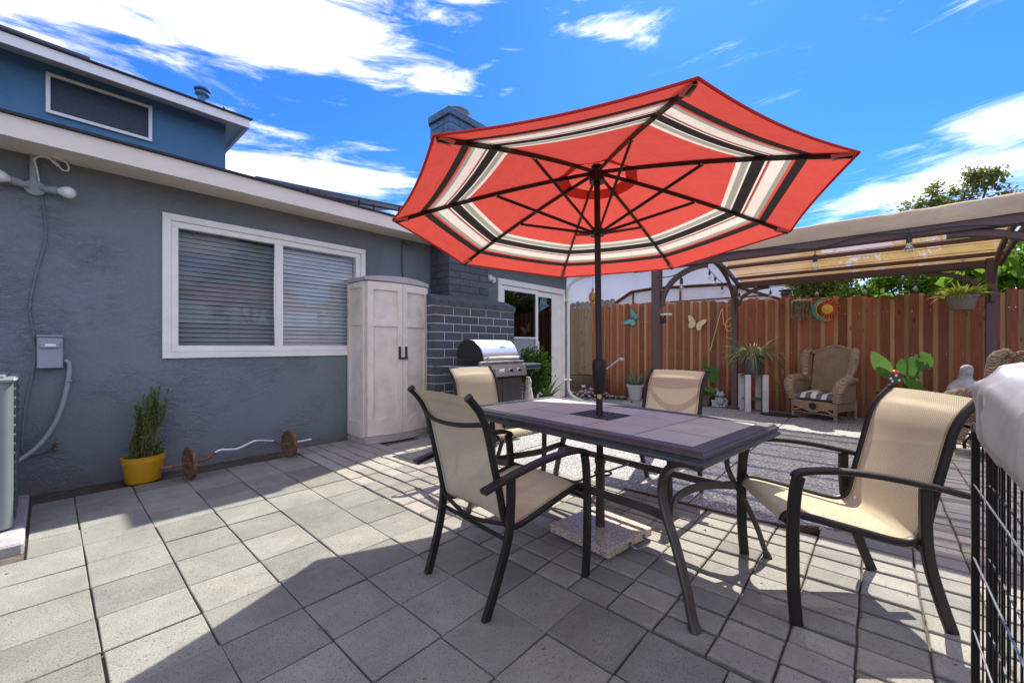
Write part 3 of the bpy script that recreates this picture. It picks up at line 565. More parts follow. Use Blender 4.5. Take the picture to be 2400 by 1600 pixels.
# ------------------------------------------------------------------ things on the house wall
t = thing('floodlight', 'twin bulb floodlight on round wall box below the eave', 'wall lamp', (-.074, YW, 2.353))
m = MB(); MX = Matrix.Rotation(R(90), 4, 'X'); m.lathe([(.0, .0), (.058, .0), (.058, .028), (.045, .036), (0, .036)], 20, (-.06, YW - .001, 2.352), M=MX); m.build('wall_box', 'box_grey', t, smooth=True)
for sgn, dx in ((1, .18), (-1, -.17)):
    d = Vector((sgn * .8, -.55, -.10 if sgn > 0 else .06)).normalized(); a = Vector((-.06 + sgn * .03, YW - .04, 2.352)); m = MB(); m.tube([a, a + d * .03, a + d * .035, a + d * .115], [.012, .012, .025, .03], 12); s = m.build('socket', 'box_grey', t, smooth=True)
    m = MB(); b = a + d * .115; pr = [(.02, 0), (.026, .010), (.039, .036), (.044, .060), (.039, .080), (.024, .095), (0.0, .100)]; q = d.to_track_quat('Z', 'Y').to_matrix().to_4x4(); m.lathe(pr, 18, b, M=q); m.build('bulb', 'label_white', t, smooth=True)
m = MB(); m.tube([(-.068, YW - .02, 2.40), (-.068, YW - .02, 2.60)], .019, 10); tag(m.build('conduit_pipe', 'box_grey', smooth=True), 'short grey painted conduit from eave down to floodlight', 'conduit')
m = MB(); m.tube(crom([(x, YW - .008, z) for x, z in ((-.035, 2.33), (-.02, 2.25), (-.006, 1.97), (-.053, 1.70), (-.085, 1.434), (-.066, 1.21), (-.062, 1.0), (-.106, .684), (-.123, .40), (-.115, .33), (-.085, .306), (-.03, .31), (.03, .335))], 6), .007, 7); tag(m.build('wall_cable', 'stucco', smooth=True), 'thin grey cable snaking down the stucco wall from the floodlight', 'cable')
m = MB(); m.tube(crom([(-.035, YW - .02, 2.37), (-.05, YW - .03, 2.50), (-.062, YW - .04, 2.565), (-.03, YW - .05, 2.595), (.0, YW - .05, 2.60), (.05, YW - .05, 2.565), (.085, YW - .05, 2.525), (.115, YW - .05, 2.535), (.11, YW - .06, 2.575), (.08, YW - .1, 2.59), (.0, YW - .12, 2.612)], 6), .006, 7); m.tube([(.03, YW - .05, 2.582), (.062, YW - .05, 2.552)], .012, 8)
tag(m.build('loose_cord', 'label_white', smooth=True), 'loose white cord with plug looping under the eave', 'cord')
t = thing('disconnect_box', 'grey metal electrical disconnect box on the stucco wall', 'electrical box', (.018, YW, 1.09))
m = MB(); m.box(-.05, .086, YW - .07, YW - .001, .965, 1.205, .006); m.build('body', 'box_grey', t); B(-.053, .089, YW - .078, YW - .001, 1.207, 1.222, .004).build('lid', 'box_grey', t); m = MB(); m.box(-.035, .072, YW - .086, YW - .07, 1.12, 1.17, .007); s = m.build('handle', 'box_grey', t); B(-.008, .048, YW - .0875, YW - .086, 1.135, 1.155).build('label_plate', 'label_white', s)
m = MB(); m.tube(crom([(.09, YW - .03, 1.02), (.112, YW - .03, 1.012), (.12, YW - .03, .98), (.118, YW - .03, .90), (.105, YW - .03, .79), (.07, YW - .04, .62), (.02, YW - .06, .48), (-.06, YW - .1, .36), (-.16, YW - .16, .28)], 6), .0145, 10); cd = m.build('flexible_conduit', 'conduit', smooth=True); tag(cd, 'thick grey flexible conduit curving from disconnect box to air conditioner', 'conduit')
m = MB(); m.box(.098, .135, YW - .05, YW - .002, .855, .868); m.build('strap', 'solar_rail', cd)
t = thing('wall_spigot', 'small rusty hose tap low on the stucco wall', 'tap', (.05, YW, .33)); m = MB(); m.tube([(.045, YW, .345), (.045, YW - .05, .345), (.045, YW - .065, .32)], .010, 8); m.lathe([(.02, 0), (.02, .01), (0, .01)], 10, (.045, YW - .05, .365)); m.build('tap_body', 'rust', t)
t = thing('floodlight', 'small white twin spotlight beside the patio door frame', 'wall lamp', (4.9, YW, 2.25)); m = MB(); m.lathe([(0, 0), (.05, 0), (.05, .03), (0, .03)], 16, (5.00, YW - .001, 2.25), M=MX); m.tube([(5.0, YW - .03, 2.25), (4.92, YW - .06, 2.25)], .02, 10); m.build('base', 'white_paint', t, smooth=True); m = MB(); m.tube([(4.93, YW - .06, 2.25), (4.86, YW - .09, 2.255)], [.025, .04], 12); m.ball((4.82, YW - .1, 2.255), .055, 8); m.build('lamp_head', 'white_paint', t, smooth=True)
m = MB(); m.tube(crom([(3.22, YW - .012, 2.58), (3.215, YW - .012, 2.3), (3.225, YW - .012, 2.0), (3.22, YW - .012, 1.7)], 4), .006, 6); m.tube(crom([(3.22, YW - .02, 2.56), (3.30, YW - .03, 2.52), (3.36, YW - .03, 2.56)], 5), .005, 6); tag(m.build('wall_cable', 'black_plastic', smooth=True), 'black cable hanging down the wall beside the chimney stack', 'cable')
# downspout at house corner
t = thing('downspout', 'white downspout with elbows at the corner of the house', 'downspout', (7.17, 4.78, 0))
m = MB(); m.rtube(crom([(7.52, 4.46, 2.585), (7.42, 4.55, 2.57), (7.25, 4.70, 2.46), (7.17, 4.77, 2.33), (7.165, 4.78, 2.15)], 5) + [Vector((7.165, 4.78, .35))] + crom([(7.165, 4.78, .30), (7.17, 4.75, .17), (7.24, 4.64, .06), (7.30, 4.55, .02)], 4), .075, .055, (.75, .66, 0)); m.build('pipe', 'vinyl', t, smooth=True)
m = MB(); m.box(7.10, 7.23, 4.735, 4.86, 2.05, 2.075); m.box(7.10, 7.23, 4.735, 4.86, .42, .445); m.build('strap', 'vinyl', t)
t = thing('roof_gutter', 'cream gutter end with soffit board at the far roof corner', 'gutter', (7.4, 4.4, 2.6)); m = MB(); m.prism([(7.0, 4.42, 2.71), (7.0, 4.32, 2.71), (7.0, 4.34, 2.60), (7.0, 4.42, 2.58)], (.55, 0, 0)); m.build('trough', 'vinyl', t)

# ------------------------------------------------------------------ fences
fence = thing('board_fence', 'reddish brown fence of alternating dark boards and pale boards behind the pergola', 'fence', (8.6, 1.5, 0))
def ear(y0, y1, x, z0, z1, th, dog=.022):
    m = MB(); m.prism([(x, y0, z0), (x, y1, z0), (x, y1, z1 - dog), (x, y1 - dog, z1), (x, y0 + dog, z1), (x, y0, z1 - dog)], (th, 0, 0)); return m
def ftop(y): return 1.885 + (y + 1.5) * .0315
rf = random.Random(5); y = 5.05; nb = MB()
while y > -2.9:
    wd_ = rf.uniform(.098, .118); zt = ftop(y) + rf.uniform(-.028, .022)
    ear(y - wd_, y, 8.590 + rf.uniform(0, .004), -.05, zt, .018).build('board', 'fence_dark', fence)
    gp = rf.uniform(.046, .064); z2 = zt + rf.uniform(-.03, .015); tl = rf.uniform(-.008, .008)
    ear(y - wd_ - gp - .018, y - wd_ + .018, 8.609, -.05, z2, .018).build('batten', 'fence_light', fence)
    for zz in (.35, 1.02, 1.66):
        for q in (.025, wd_ - .025): nb.box(8.5875, 8.592, y - q - .003, y - q + .003, zz - .003 + rf.uniform(-.01, .01), zz + .003)
    y -= wd_ + gp
nb.build('nails', 'nail', fence, kind='stuff')
for zz in (.3, 1.0, 1.65): B(8.628, 8.668, -2.9, 5.05, zz, zz + .09).build('rail', 'fence_light', fence)
t = thing('fence_post', 'brown fence post with dark solar cap light rising above the fence', 'post', (8.55, 1.2, 0)); B(8.63, 8.73, 1.15, 1.26, -.06, 2.03).build('post', 'fence_dark', t)
m = MB(); m.lathe([(.06, 2.03), (.085, 2.06), (.075, 2.075), (.07, 2.10), (.11, 2.115), (.10, 2.135), (.0, 2.16)], 4, (8.68, 1.205, 0)); m.build('cap_light', 'black_plastic', t); m = MB(); m.box(8.62, 8.74, 1.145, 1.265, 2.137, 2.142); m.build('solar_cell', 'solar_rail', t)
wf = thing('weathered_fence', 'weathered grey brown dog ear fence section beside the downspout', 'fence', (8.6, 5.5, 0)); y = 5.95
while y > 5.08: w_ = rf.uniform(.125, .135); ear(y - w_, y, 8.60 + rf.uniform(0, .006), -.05, 2.09 + rf.uniform(-.015, .01), .018, .028).build('board', 'fence_weathered', wf); y -= w_ + .004
B(8.622, 8.66, 5.05, 5.95, 1.6, 1.69).build('rail', 'fence_weathered', wf)
gf = thing('side_fence', 'taller grey weathered fence tops seen beyond the brown fence corner', 'fence', (10, 6.4, 0)); y = 7.2
while y > 5.35: ear(y - .15, y, 10.0, -.05, 2.38 + rf.uniform(-.02, .02), .02, .04).build('board', 'fence_grey', gf); y -= .154
B(10.022, 10.06, 5.4, 7.2, 1.7, 1.79).build('rail', 'fence_grey', gf)

# ------------------------------------------------------------------ neighbours
nh = thing('neighbour_house', 'pale lavender neighbouring house wall beyond the fence', 'house', (13, 6, 0)); B(12.4, 18, 1.55, 14, -.07, 3.75).build('wall', 'neighbour_wall', nh); m = MB(); m.prism([(12.1, 1.2, 3.72), (12.1, 14.3, 3.72), (12.1, 14.3, 3.86), (12.1, 1.2, 3.86)], (6.2, 0, .10)); m.build('roof', 'shingle', nh)
sh = thing('metal_shed', 'white metal shed with rusty roof trim beyond the fence', 'shed', (10.9, 3.6, 0)); prof = [(5.62, 2.27), (4.98, 2.62), (4.35, 2.66), (2.62, 2.60), (1.35, 2.08)]
m = MB(); m.prism([(10.6, 5.4, -.07)] + [(10.6, y_, z_ - .05) for y_, z_ in prof] + [(10.6, 1.55, -.07)], (1.5, 0, 0)); m.build('body', 'shed_white', sh)
m = MB()
for a, b in zip(prof[:-1], prof[1:]): m.rtube([(11.3, a[0], a[1]), (11.3, b[0], b[1])], 1.6, .03, (1, 0, 0))
m.build('roof', 'shed_rust', sh)
for (ya, za), (yb, zb) in zip(prof[:-1], prof[1:]): m = MB(); m.rtube([(10.575, ya, za - .02), (10.575, yb, zb - .02)], .03, .035, (1, 0, 0)); m.build('trim', 'shed_rust', sh)
B(10.57, 10.60, 1.75, 4.95, 2.245, 2.275).build('trim', 'shed_rust', sh); B(10.57, 10.60, 4.94, 4.98, 2.245, 2.60).build('trim', 'shed_rust', sh); B(10.57, 10.60, 3.68, 3.72, 2.28, 2.62).build('trim', 'shed_rust', sh)
m = MB()
y_ = 5.3
while y_ > 1.7: m.box(10.585, 10.602, y_ - .02, y_ + .02, .2, 2.24); y_ -= .22
m.build('siding_ribs', 'shed_white', sh)
m = MB(); m.tube([(20, 12, 7.2), (20, 2.6, 6.42), (20, -3.4, 5.96), (20, -12, 5.9)], .010, 5); tag(m.build('power_line', 'black_wire'), 'thin power line crossing the sky above the pergola', 'cable')

# ------------------------------------------------------------------ trees and hedges beyond the fence
def tree(label, base, h, crowns, n, size, lm, name='tree', group=None):
    t = thing(name, label, 'tree', base, 0, group); bx_, by_, bz = base; m = MB()
    m.tube(crom([(0, 0, -.1), (.05, .03, h * .3), (-.04, .05, h * .6), (.0, .0, h * .8)], 5), list(np.linspace(.13, .05, 16)), 8)
    for (cx, cy, cz, r) in crowns: m.tube(crom([(0, 0, h * .45), (cx * .5, cy * .5, (h * .45 + cz) / 2 + .1), (cx, cy, cz)], 4), list(np.linspace(.055, .012, 9)), 6)
    m.build('trunk', 'bark', t, smooth=True, world=False); per = [int(n * c[3] ** 2 / sum(k[3] ** 2 for k in crowns)) for c in crowns]; allm = MB()
    for (cx, cy, cz, r), k in zip(crowns, per):
        sub = np.random.normal(size=(max(6, int(16 * r)), 3)); sub = sub / np.linalg.norm(sub, axis=1, keepdims=True) * np.random.uniform(.35, 1., (len(sub), 1)) * r
        def fn(q, sub=sub, r=r): s = sub[np.random.randint(len(sub), size=q)]; return s + np.random.normal(size=(q, 3)) * r * .20 + np.array([cx, cy, cz])
        lv = leaves(k, fn, size, None); allm.add(lv.v, lv.f)
    allm.build('crown', lm, t, world=False); return t
tree('tall airy tree top showing above the pergola canopy', (14, -1.3, 0), 4.6, [(0, .75, 4.42, .32), (0, .25, 4.60, .40), (.2, -.25, 4.75, .46), (0, -.62, 4.95, .38), (.3, -.1, 4.25, .6), (0, -.75, 4.5, .35)], 2600, (.07, .13), 'leaf_tree')
tree('mid green leafy tree behind the sun and moon ornament', (10.7, .75, 0), 2.3, [(0, .45, 2.25, .50), (0, -.2, 2.35, .55), (.2, .2, 1.8, .6), (0, .1, 2.65, .45)], 9500, (.06, .11), 'leaf_small', group='trees beyond the fence')
tree('bushy yellow green tree behind the middle of the pergola beam', (11.0, -.55, 0), 2.4, [(0, .35, 2.3, .5), (0, -.3, 2.35, .5), (.3, 0, 2.7, .5), (0, 0, 1.85, .6)], 9500, (.06, .11), 'leaf_vine', group='trees beyond the fence')
tree('sparse dark green tree behind the hanging fern planter', (11.6, -1.7, 0), 2.7, [(0, .4, 2.4, .6), (0, -.5, 2.6, .6), (0, .0, 3.0, .5), (0, -1.1, 2.3, .6)], 7500, (.06, .12), 'leaf_tree', group='trees beyond the fence')
t = thing('grape_vine', 'large leaved bright green vine climbing over fence by the right pergola post', 'vine', (9.1, -1.7, 0)); m = MB()
for k in range(7): m.tube(crom([(random.uniform(-.1, .1), random.uniform(-.9, .9), 0), (0, random.uniform(-.8, .8), 1.2), (random.uniform(-.3, .1), random.uniform(-.8, .9), 1.9 + random.random() * .7)], 5), .012, 6)
m.build('stems', 'bark', t, world=False); lv = leaves(1500, lambda q: np.stack([np.random.normal(0, .20, q) - .05, np.random.uniform(-1.3, .9, q), 1.55 + np.random.beta(1.6, 2.0, q) * 1.2], 1), (.10, .19), None, .3, .95); lv.build('foliage', 'leaf_vine', t, world=False)
for k, (yy, lab) in enumerate(((-.25, 'right'), (-.05, 'left'))):
    t = thing('vine_sprig', 'bright leaf sprig poking over the fence top, %s one of the pair' % lab, 'leaf', (8.62, yy, 1.9)); lv = leaves(7, lambda q: np.random.normal(size=(q, 3)) * np.array([.02, .05, .015]) + np.array([0, 0, .03]), (.09, .15), None, .4, .5); lv.build('foliage', 'leaf_vine', t, world=False)
# ------------------------------------------------------------------ pergola
PF, PR, PL, PRT = 4.75, 8.30, 1.93, -1.14
def arch(x):
    t = (x - PF) / (PR - PF); return 2.10 + .12 * t + 1.35 * t * (1 - t) * (1 - .25 * t)
perg = thing('pergola', 'dark brown pergola with arched tan fabric canopy by the fence', 'pergola', (6.5, .4, 0))
for px_, py_, h in ((PF, PL, 2.03), (PR, PL, 2.24), (PR, PRT, 2.30), (PF, PRT, 2.03)):
    p = B(px_ - .05, px_ + .05, py_ - .05, py_ + .05, -.06, h, .006).build('post', 'pergola_paint', perg)
    B(px_ - .09, px_ + .09, py_ - .09, py_ + .09, -.005, .05, .008).build('foot_plate', 'pergola_paint', p)
B(PF - .05, PF + .05, PRT - .35, PL + .30, 2.032, 2.115, .005).build('front_beam', 'pergola_paint', perg); B(PR - .04, PR + .04, PRT + .052, PL - .052, 2.175, 2.283, .005).build('rear_beam', 'pergola_paint', perg)
for yy in (PL - .07, PRT - .08):
    m = MB(); m.rtube([(x, yy, arch(x) + .0) for x in np.linspace(PF + .06, PR - .02, 22)], .04, .085, (0, 1, 0)); m.build('side_arch', 'pergola_paint', perg, smooth=True)
for x in (5.2, 5.75, 6.30, 6.85, 7.42, 8.02): m = MB(); m.box(x - .022, x + .022, PRT - .055, PL - .094, arch(x) + .0, arch(x) + .052, .004); m.build('purlin', 'pergola_paint', perg)
def brace(p0, d, rise, run, side):
    p0 = Vector(p0); d = Vector(d); m = MB(); m.rtube([p0 + d * run * (1 - math.cos(a)) + Vector((0, 0, rise * math.sin(a))) for a in np.linspace(0, math.pi / 2, 14)], .045, .06, side); m.build('curved_brace', 'pergola_paint', perg, smooth=True)
brace((PF, PL - .06, 1.60), (0, -1, 0), .42, .50, (1, 0, 0)); brace((PR, PL - .06, 1.86), (0, -1, 0), .30, .48, (1, 0, 0)); brace((PR, PRT + .06, 1.80), (0, 1, 0), .35, .55, (1, 0, 0)); brace((PF, PRT + .06, 1.60), (0, 1, 0), .42, .66, (1, 0, 0))
def cbr(y): m = MB(); m.rtube(crom([(8.245, y, 1.72), (8.20, y, 1.95), (8.02, y, 2.17), (7.70, y, 2.34), (7.2, y, 2.46), (6.75, y, 2.47)], 5), .045, .07, (0, 1, 0)); m.build('curved_brace', 'pergola_paint', perg, smooth=True)
cbr(PL + .0); cbr(PRT + .0)
xs = np.linspace(PF - .02, PR + .06, 40)
def fab(u, v):
    x = PF - .02 + (PR + .06 - PF + .02) * u; y = PRT - .06 + (PL - .10 - PRT + .06) * v
    return (x, y, arch(x) + .066 + .006 * math.sin(x * 11.4) + .003 * math.sin(y * 5 + x * 3))
m = MB(); m.grid(fab, 72, 12); m.build('canopy', 'canopy_mesh', perg, smooth=True)
m = MB()
for x in np.arange(4.95, 8.3, .275): m.tube([(x, PRT - .06, arch(x) + .070), (x, PL - .1, arch(x) + .070)], .009, 6)
m.build('canopy_rods', 'valance', perg)
def val(u, v):
    y = PRT - .40 + (PL + .25 - PRT + .40) * v; wv = .005 * math.sin(y * 6.1) + .003 * math.sin(y * 23)
    pts = [(PF - .066, 2.105), (PF - .074, 2.15), (PF - .072, 2.21), (PF - .055, 2.245), (PF + .02, 2.27), (PF + .12, 2.262), (PF + .2, 2.235)]
    k = u * 6; i = min(int(k), 5); f = k - i; a, b = pts[i], pts[i + 1]; return (a[0] + (b[0] - a[0]) * f - abs(wv) * (u < .5), y, a[1] + (b[1] - a[1]) * f + wv * (.7 if u > .4 else .15))
m = MB(); m.grid(val, 12, 70); m.build('valance', 'valance', perg, smooth=True)

# string lights: one cord with its bulbs
def string_lights(label, pts, bulbs, drop=.10):
    t = thing('string_lights', label, 'string lights', pts[0]); m = MB(); m.tube(crom(pts, 5), .0055, 6); m.build('cord', 'black_plastic', t, smooth=True)
    for p in bulbs:
        p = Vector(p); m = MB(); m.tube([p, p - Vector((0, 0, drop - .04))], .004, 6); m.tube([p - Vector((0, 0, drop - .045)), p - Vector((0, 0, drop - .035)), p - Vector((0, 0, drop + .02))], [.008, .017, .019], 10); s = m.build('socket', 'black_plastic', t, smooth=True)
        m = MB(); m.lathe([(.012, 0), (.016, -.012), (.029, -.04), (.031, -.055), (.024, -.075), (.0, -.085)], 14, p - Vector((0, 0, drop + .018))); m.build('bulb', 'bulb_glass', s, smooth=True)
        m = MB(); m.tube([p - Vector((0, 0, drop + .02)), p - Vector((0, 0, drop + .065))], .006, 6); m.build('filament', 'label_white', s)
string_lights('black string light cord with clear bulbs along the front pergola beam', [(PF - .09, 1.9, 1.93), (PF - .075, 1.70, 1.93), (PF - .085, 1.2, 2.09), (PF - .085, .8, 2.085), (PF - .08, .42, 2.03), (PF - .085, .1, 2.085), (PF - .085, -.2, 2.06), (PF - .085, -.5, 2.06), (PF - .10, -.85, 2.0), (PF - .1, -1.1, 2.05)], [(PF - .08, 1.62, 1.945), (PF - .085, .42, 2.03), (PF - .085, -.20, 2.10), (PF - .10, -.86, 2.0)])
string_lights('black string light cord with clear bulbs along the rear pergola beam', [(PR - .08, 1.88, 2.18), (PR - .07, 1.5, 2.15), (PR - .07, .9, 2.15), (PR - .07, .3, 2.13), (PR - .07, -.3, 2.14), (PR - .07, -1.0, 2.2)], [(PR - .07, 1.84, 2.14), (PR - .07, 1.36, 2.14), (PR - .07, .72, 2.14), (PR - .07, .13, 2.12), (PR - .07, -.42, 2.12)])
string_lights('black string light cord with bulbs down the left side arch of the pergola', [(5.2, PL - .12, 2.2), (6.6, PL + .06, 2.40), (7.5, PL + .06, 2.25), (8.2, PL + .03, 2.15)], [(7.0, PL + .06, 2.36), (7.3, PL + .06, 2.30), (7.75, PL + .07, 2.20)], .07)
t = thing('spotlight', 'small dark solar spotlight clipped to the front left pergola post', 'spotlight', (PF, PL - .1, 1.5)); m = MB(); m.box(PF - .02, PF + .03, PL - .10, PL - .05, 1.40, 1.46, .006); m.tube([(PF, PL - .08, 1.45), (PF, PL - .10, 1.49)], .012, 8); m.build('bracket', 'black_plastic', t); m = MB(); m.box(PF - .05, PF + .05, PL - .16, PL - .06, 1.49, 1.51, .004); m.build('head', 'pot_white', t)

# ------------------------------------------------------------------ dining table
tab = thing('patio_table', 'rectangular patio table with brown slate tile top and curved bronze legs', 'table', (2.24, 1.262, 0), R(-7))
HW, HL = .463, .83
def rings(m, prof):
    vs = []
    for off, z in prof:
        for sx, sy in ((-1, -1), (1, -1), (1, 1), (-1, 1)): vs.append((sx * (HW + off), sy * (HL + off), z))
    n = len(prof); m.add(vs, [(4 * i + k, 4 * i + (k + 1) % 4, 4 * i + 4 + (k + 1) % 4, 4 * i + 4 + k) for i in range(n - 1) for k in range(4)])
m = MB(); rings(m, [(-.075, .690), (-.03, .668), (-.002, .664), (0, .671), (-.003, .682), (-.012, .686), (-.012, .692), (-.006, .700), (-.008, .709), (-.018, .715), (-.018, .719), (-.026, .723), (-.084, .723), (-.086, .717), (-.086, .69)]); m.build('rim', 'table_edge', tab, world=False)
tx, ty = (HW - .086) * 2 / 3, (HL - .086) * 2 / 5
for a in range(3):
    for b in range(5):
        x0 = -(HW - .086) + a * tx; y0 = -(HL - .086) + b * ty
        if (a, b) == (1, 2):
            m = MB()
            for k in range(8): m.box(x0 + .006 + k * (tx - .012) / 7 - .006, x0 + .006 + k * (tx - .012) / 7 + .006, y0 + .002, y0 + ty - .002, .7095, .716)
            for k in range(9): m.box(x0 + .002, x0 + tx - .002, y0 + .006 + k * (ty - .012) / 8 - .006, y0 + .006 + k * (ty - .012) / 8 + .006, .7145, .7205)
            m.build('umbrella_grate', 'table_metal', tab, world=False)
        else:
            m = MB(); m.box(x0 + .0052, x0 + tx - .0052, y0 + .0052, y0 + ty - .0052, .700, .7205 + random.uniform(-.0006, .0006), .0018); m.build('tile', 'slate_tile', tab, world=False)
m = MB()
for a in (-1, 0, 1):
    if a: m.box(a * tx / 2 - .012, a * tx / 2 + .012, -HL + .05, HL - .05, .68, .7)
for b in (-1.5, -.5, .5, 1.5): m.box(-HW + .06, HW - .06, b * ty - .012, b * ty + .012, .6805, .6995)
m.build('support_frame', 'table_metal', tab, world=False)
m = MB(); m.box(-HW + .08, HW - .08, -HL + .08, -ty / 2 - .001, .7001, .7186); m.box(-HW + .08, HW - .08, ty / 2 + .001, HL - .08, .7001, .7186); m.box(-HW + .08, -tx / 2 - .001, -ty / 2, ty / 2, .7001, .7186); m.box(tx / 2 + .001, HW - .08, -ty / 2, ty / 2, .7001, .7186); m.build('backer_board', 'grill_black', tab, world=False)
legp = [(-.012, 0), (.014, .05), (.045, .15), (.105, .29), (.160, .39), (.192, .48), (.178, .57), (.120, .628), (.045, .655), (-.03, .660)]
for sx in (-1, 1):
    for sy in (-1, 1):
        f = Vector((sx * .43, sy * .775, 0)); d = Vector((-sx * .38, -sy * .925, 0)); m = MB(); sd = d.cross(Vector((0, 0, 1)))
        m.rtube([f + d * a.x + Vector((0, 0, a.z)) for a in crom([(p[0], 0, p[1]) for p in legp], 5)], .042, .026, sd); l = m.build('leg', 'table_metal', tab, True, world=False)
        m = MB(); m.rtube([f + d * -.006 + Vector((0, 0, .0)), f + d * .008 + Vector((0, 0, .028))], .047, .031, sd); m.build('foot', 'cart_door', l, world=False)
z = .37
for sx in (-1, 1):
    m = MB(); m.rtube(crom([(sx * .36, -.635, z), (sx * .315, -.56, z), (sx * .30, -.40, z), (sx * .30, .40, z), (sx * .315, .56, z), (sx * .36, .635, z)], 6), .042, .014, (0, 0, 1)); m.build('long_stretcher', 'table_metal', tab, True, world=False)
for sy in (-1, 1):
    m = MB(); m.rtube(crom([(-.36, sy * .640, z), (-.18, sy * .56, z + .02), (0, sy * .53, z + .02), (.18, sy * .56, z + .02), (.36, sy * .640, z)], 6), .042, .014, (0, 0, 1)); m.build('end_stretcher', 'table_metal', tab, True, world=False)
m = MB(); m.tube([(-.30, -.02, z), (.30, -.02, z)], .006, 6); m.tube(crom([(.05 * math.cos(a), -.02 + .05 * math.sin(a), z) for a in np.linspace(0, 6.28, 12)], 2), .006, 6); m.build('pole_ring', 'table_metal', tab, world=False)

# ------------------------------------------------------------------ umbrella
ub = Vector((2.182, 1.226, .0)); un = Vector((.072, .053, .996)).normalized()
umb_ = thing('patio_umbrella', 'open red octagonal patio umbrella with striped border and bronze pole', 'umbrella', ub)
qz = un.to_track_quat('Z', 'X').to_matrix(); UC = Vector((2.316, 1.331, 1.89)); tips_w = [(1.04, 1.344, 1.982), (1.409, .436, 2.003), (2.309, .053, 1.958), (3.214, .419, 1.873), (3.593, 1.319, 1.798), (3.224, 2.227, 1.776), (2.323, 2.61, 1.821), (1.419, 2.244, 1.906)]
axis = lambda t: ub + un * t
hub = axis(2.235); runner = axis(1.865); RU = 1.28
rd = [((Vector(p) - UC)).normalized() for p in tips_w]
def ribp(k, t):   # along rib k, t 0 hub .. 1 tip, slightly bowed
    return hub + un * .03 + (Vector(tips_w[k]) - hub - un * .03) * t + un * (.085 * t * (1 - t))
m = MB(); uvs = []; nt_, ns_ = 22, 8
for k in range(8):
    k2 = (k + 1) % 8; base = len(m.v)
    for i in range(nt_ + 1):
        t = .15 + .85 * i / nt_; a, b = ribp(k, t), ribp(k2, t)
        for j in range(ns_ + 1):
            s = j / ns_; p = a.lerp(b, s); sag = 4 * s * (1 - s); p = p - un * .022 * sag * t * (1 - .2 * t); cen = hub - p; p = p + cen.normalized() * sag * .026 * t ** 3; m.v.append(tuple(p + un * .012)); uvs.append((t - sag * .010 * t ** 3, s))
    for i in range(nt_):
        for j in range(ns_): q = base + i * (ns_ + 1) + j; m.f.append((q, q + 1, q + ns_ + 2, q + ns_ + 1))
can = m.build('canopy', 'umbrella_cloth', umb_, True); uvl = can.data.uv_layers.new(name='UVMap'); vi = np.empty(len(can.data.loops), dtype=np.int32); can.data.loops.foreach_get('vertex_index', vi); uvl.data.foreach_set('uv', np.array(uvs, dtype=np.float32)[vi].ravel())
m = MB()
for k in range(8):
    k2 = (k + 1) % 8
    for i in range(6):
        for j in range(4):
            pass
    def cp(u, v, k=k, k2=k2): t = .0 + .21 * u; a, b = ribp(k, t), ribp(k2, t); return a.lerp(b, v) + un * (.055 - .05 * u - .012 * 4 * v * (1 - v) * u)
    m.grid(cp, 6, 4)
m.build('vent_cap', 'cap_cloth', umb_, True); m = MB(); m.lathe([(.035, .06), (.035, .075), (.015, .09), (.018, .11), (.012, .13), (0, .135)], 14, hub, M=qz.to_4x4()); m.build('finial', 'bronze', umb_, True)
m = MB()
for k in range(8):
    k2 = (k + 1) % 8; P = []
    for j in range(17):
        s = j / 16; a, b = ribp(k, 1.), ribp(k2, 1.); p = a.lerp(b, s); sag = 4 * s * (1 - s); p = p - un * .022 * sag * .8; p = p + (hub - p).normalized() * sag * .026; P.append(p + un * .011)
    m.tube(P, .006, 6)
m.build('hem', 'cap_cloth', umb_, True)
for k in range(8):
    sd = un.cross(rd[k]); m = MB(); m.rtube([ribp(k, t) - un * .004 for t in np.linspace(.02, .985, 14)], .013, .024, sd); rb = m.build('rib', 'bronze', umb_, True)
    m = MB(); pe = ribp(k, .985) - un * .006; qe = ribp(k, .925) - un * .018; m.prism([pe + sd * .010, pe - sd * .010, qe - sd * .020, qe + sd * .020], un * .012); m.build('tip_pocket', 'tip_cloth', rb)
    m = MB(); m.rtube([runner + rd[k] * .03, ribp(k, .50) - un * .018], .011, .018, sd); m.build('strut', 'bronze', umb_); m = MB(); m.tube([ribp(k, .50) - un * .02 - sd * .012, ribp(k, .50) - un * .02 + sd * .012], .006, 6); m.build('rivet', 'wire_shiny', rb)
m = MB(); m.tube([axis(.06), axis(.75), axis(.86)], .0205, 16); m.tube([axis(.86), axis(2.25)], .0195, 16); m.build('pole', 'bronze', umb_, True)
m = MB(); m.lathe([(.02, .0), (.045, .0), (.045, .03), (.03, .05), (.02, .05)], 16, axis(1.845), M=qz.to_4x4()); m.build('runner', 'bronze', umb_, True); m = MB(); m.lathe([(.02, -.03), (.048, -.03), (.048, .02), (.03, .06), (0, .06)], 16, axis(2.225), M=qz.to_4x4()); m.build('hub', 'bronze', umb_, True)
m = MB(); m.lathe([(.0205, .845), (.028, .85), (.035, .86), (.042, 1.0), (.0425, 1.003), (.043, 1.045), (.042, 1.05), (.030, 1.06), (.0195, 1.06)], 20, ub, M=qz.to_4x4()); ck = m.build('crank_housing', 'bronze', umb_, True)
m = MB(); a = axis(1.0) + Vector((.028, -.032, 0)); e = a + Vector((.055, -.062, .062)); m.rtube([a, e], .016, .007, (.7, .7, 0)); m.tube([e - Vector((.0, .0, .0)), e + Vector((.028, -.012, -.002))], .011, 10); m.build('crank_handle', 'pot_white', ck)
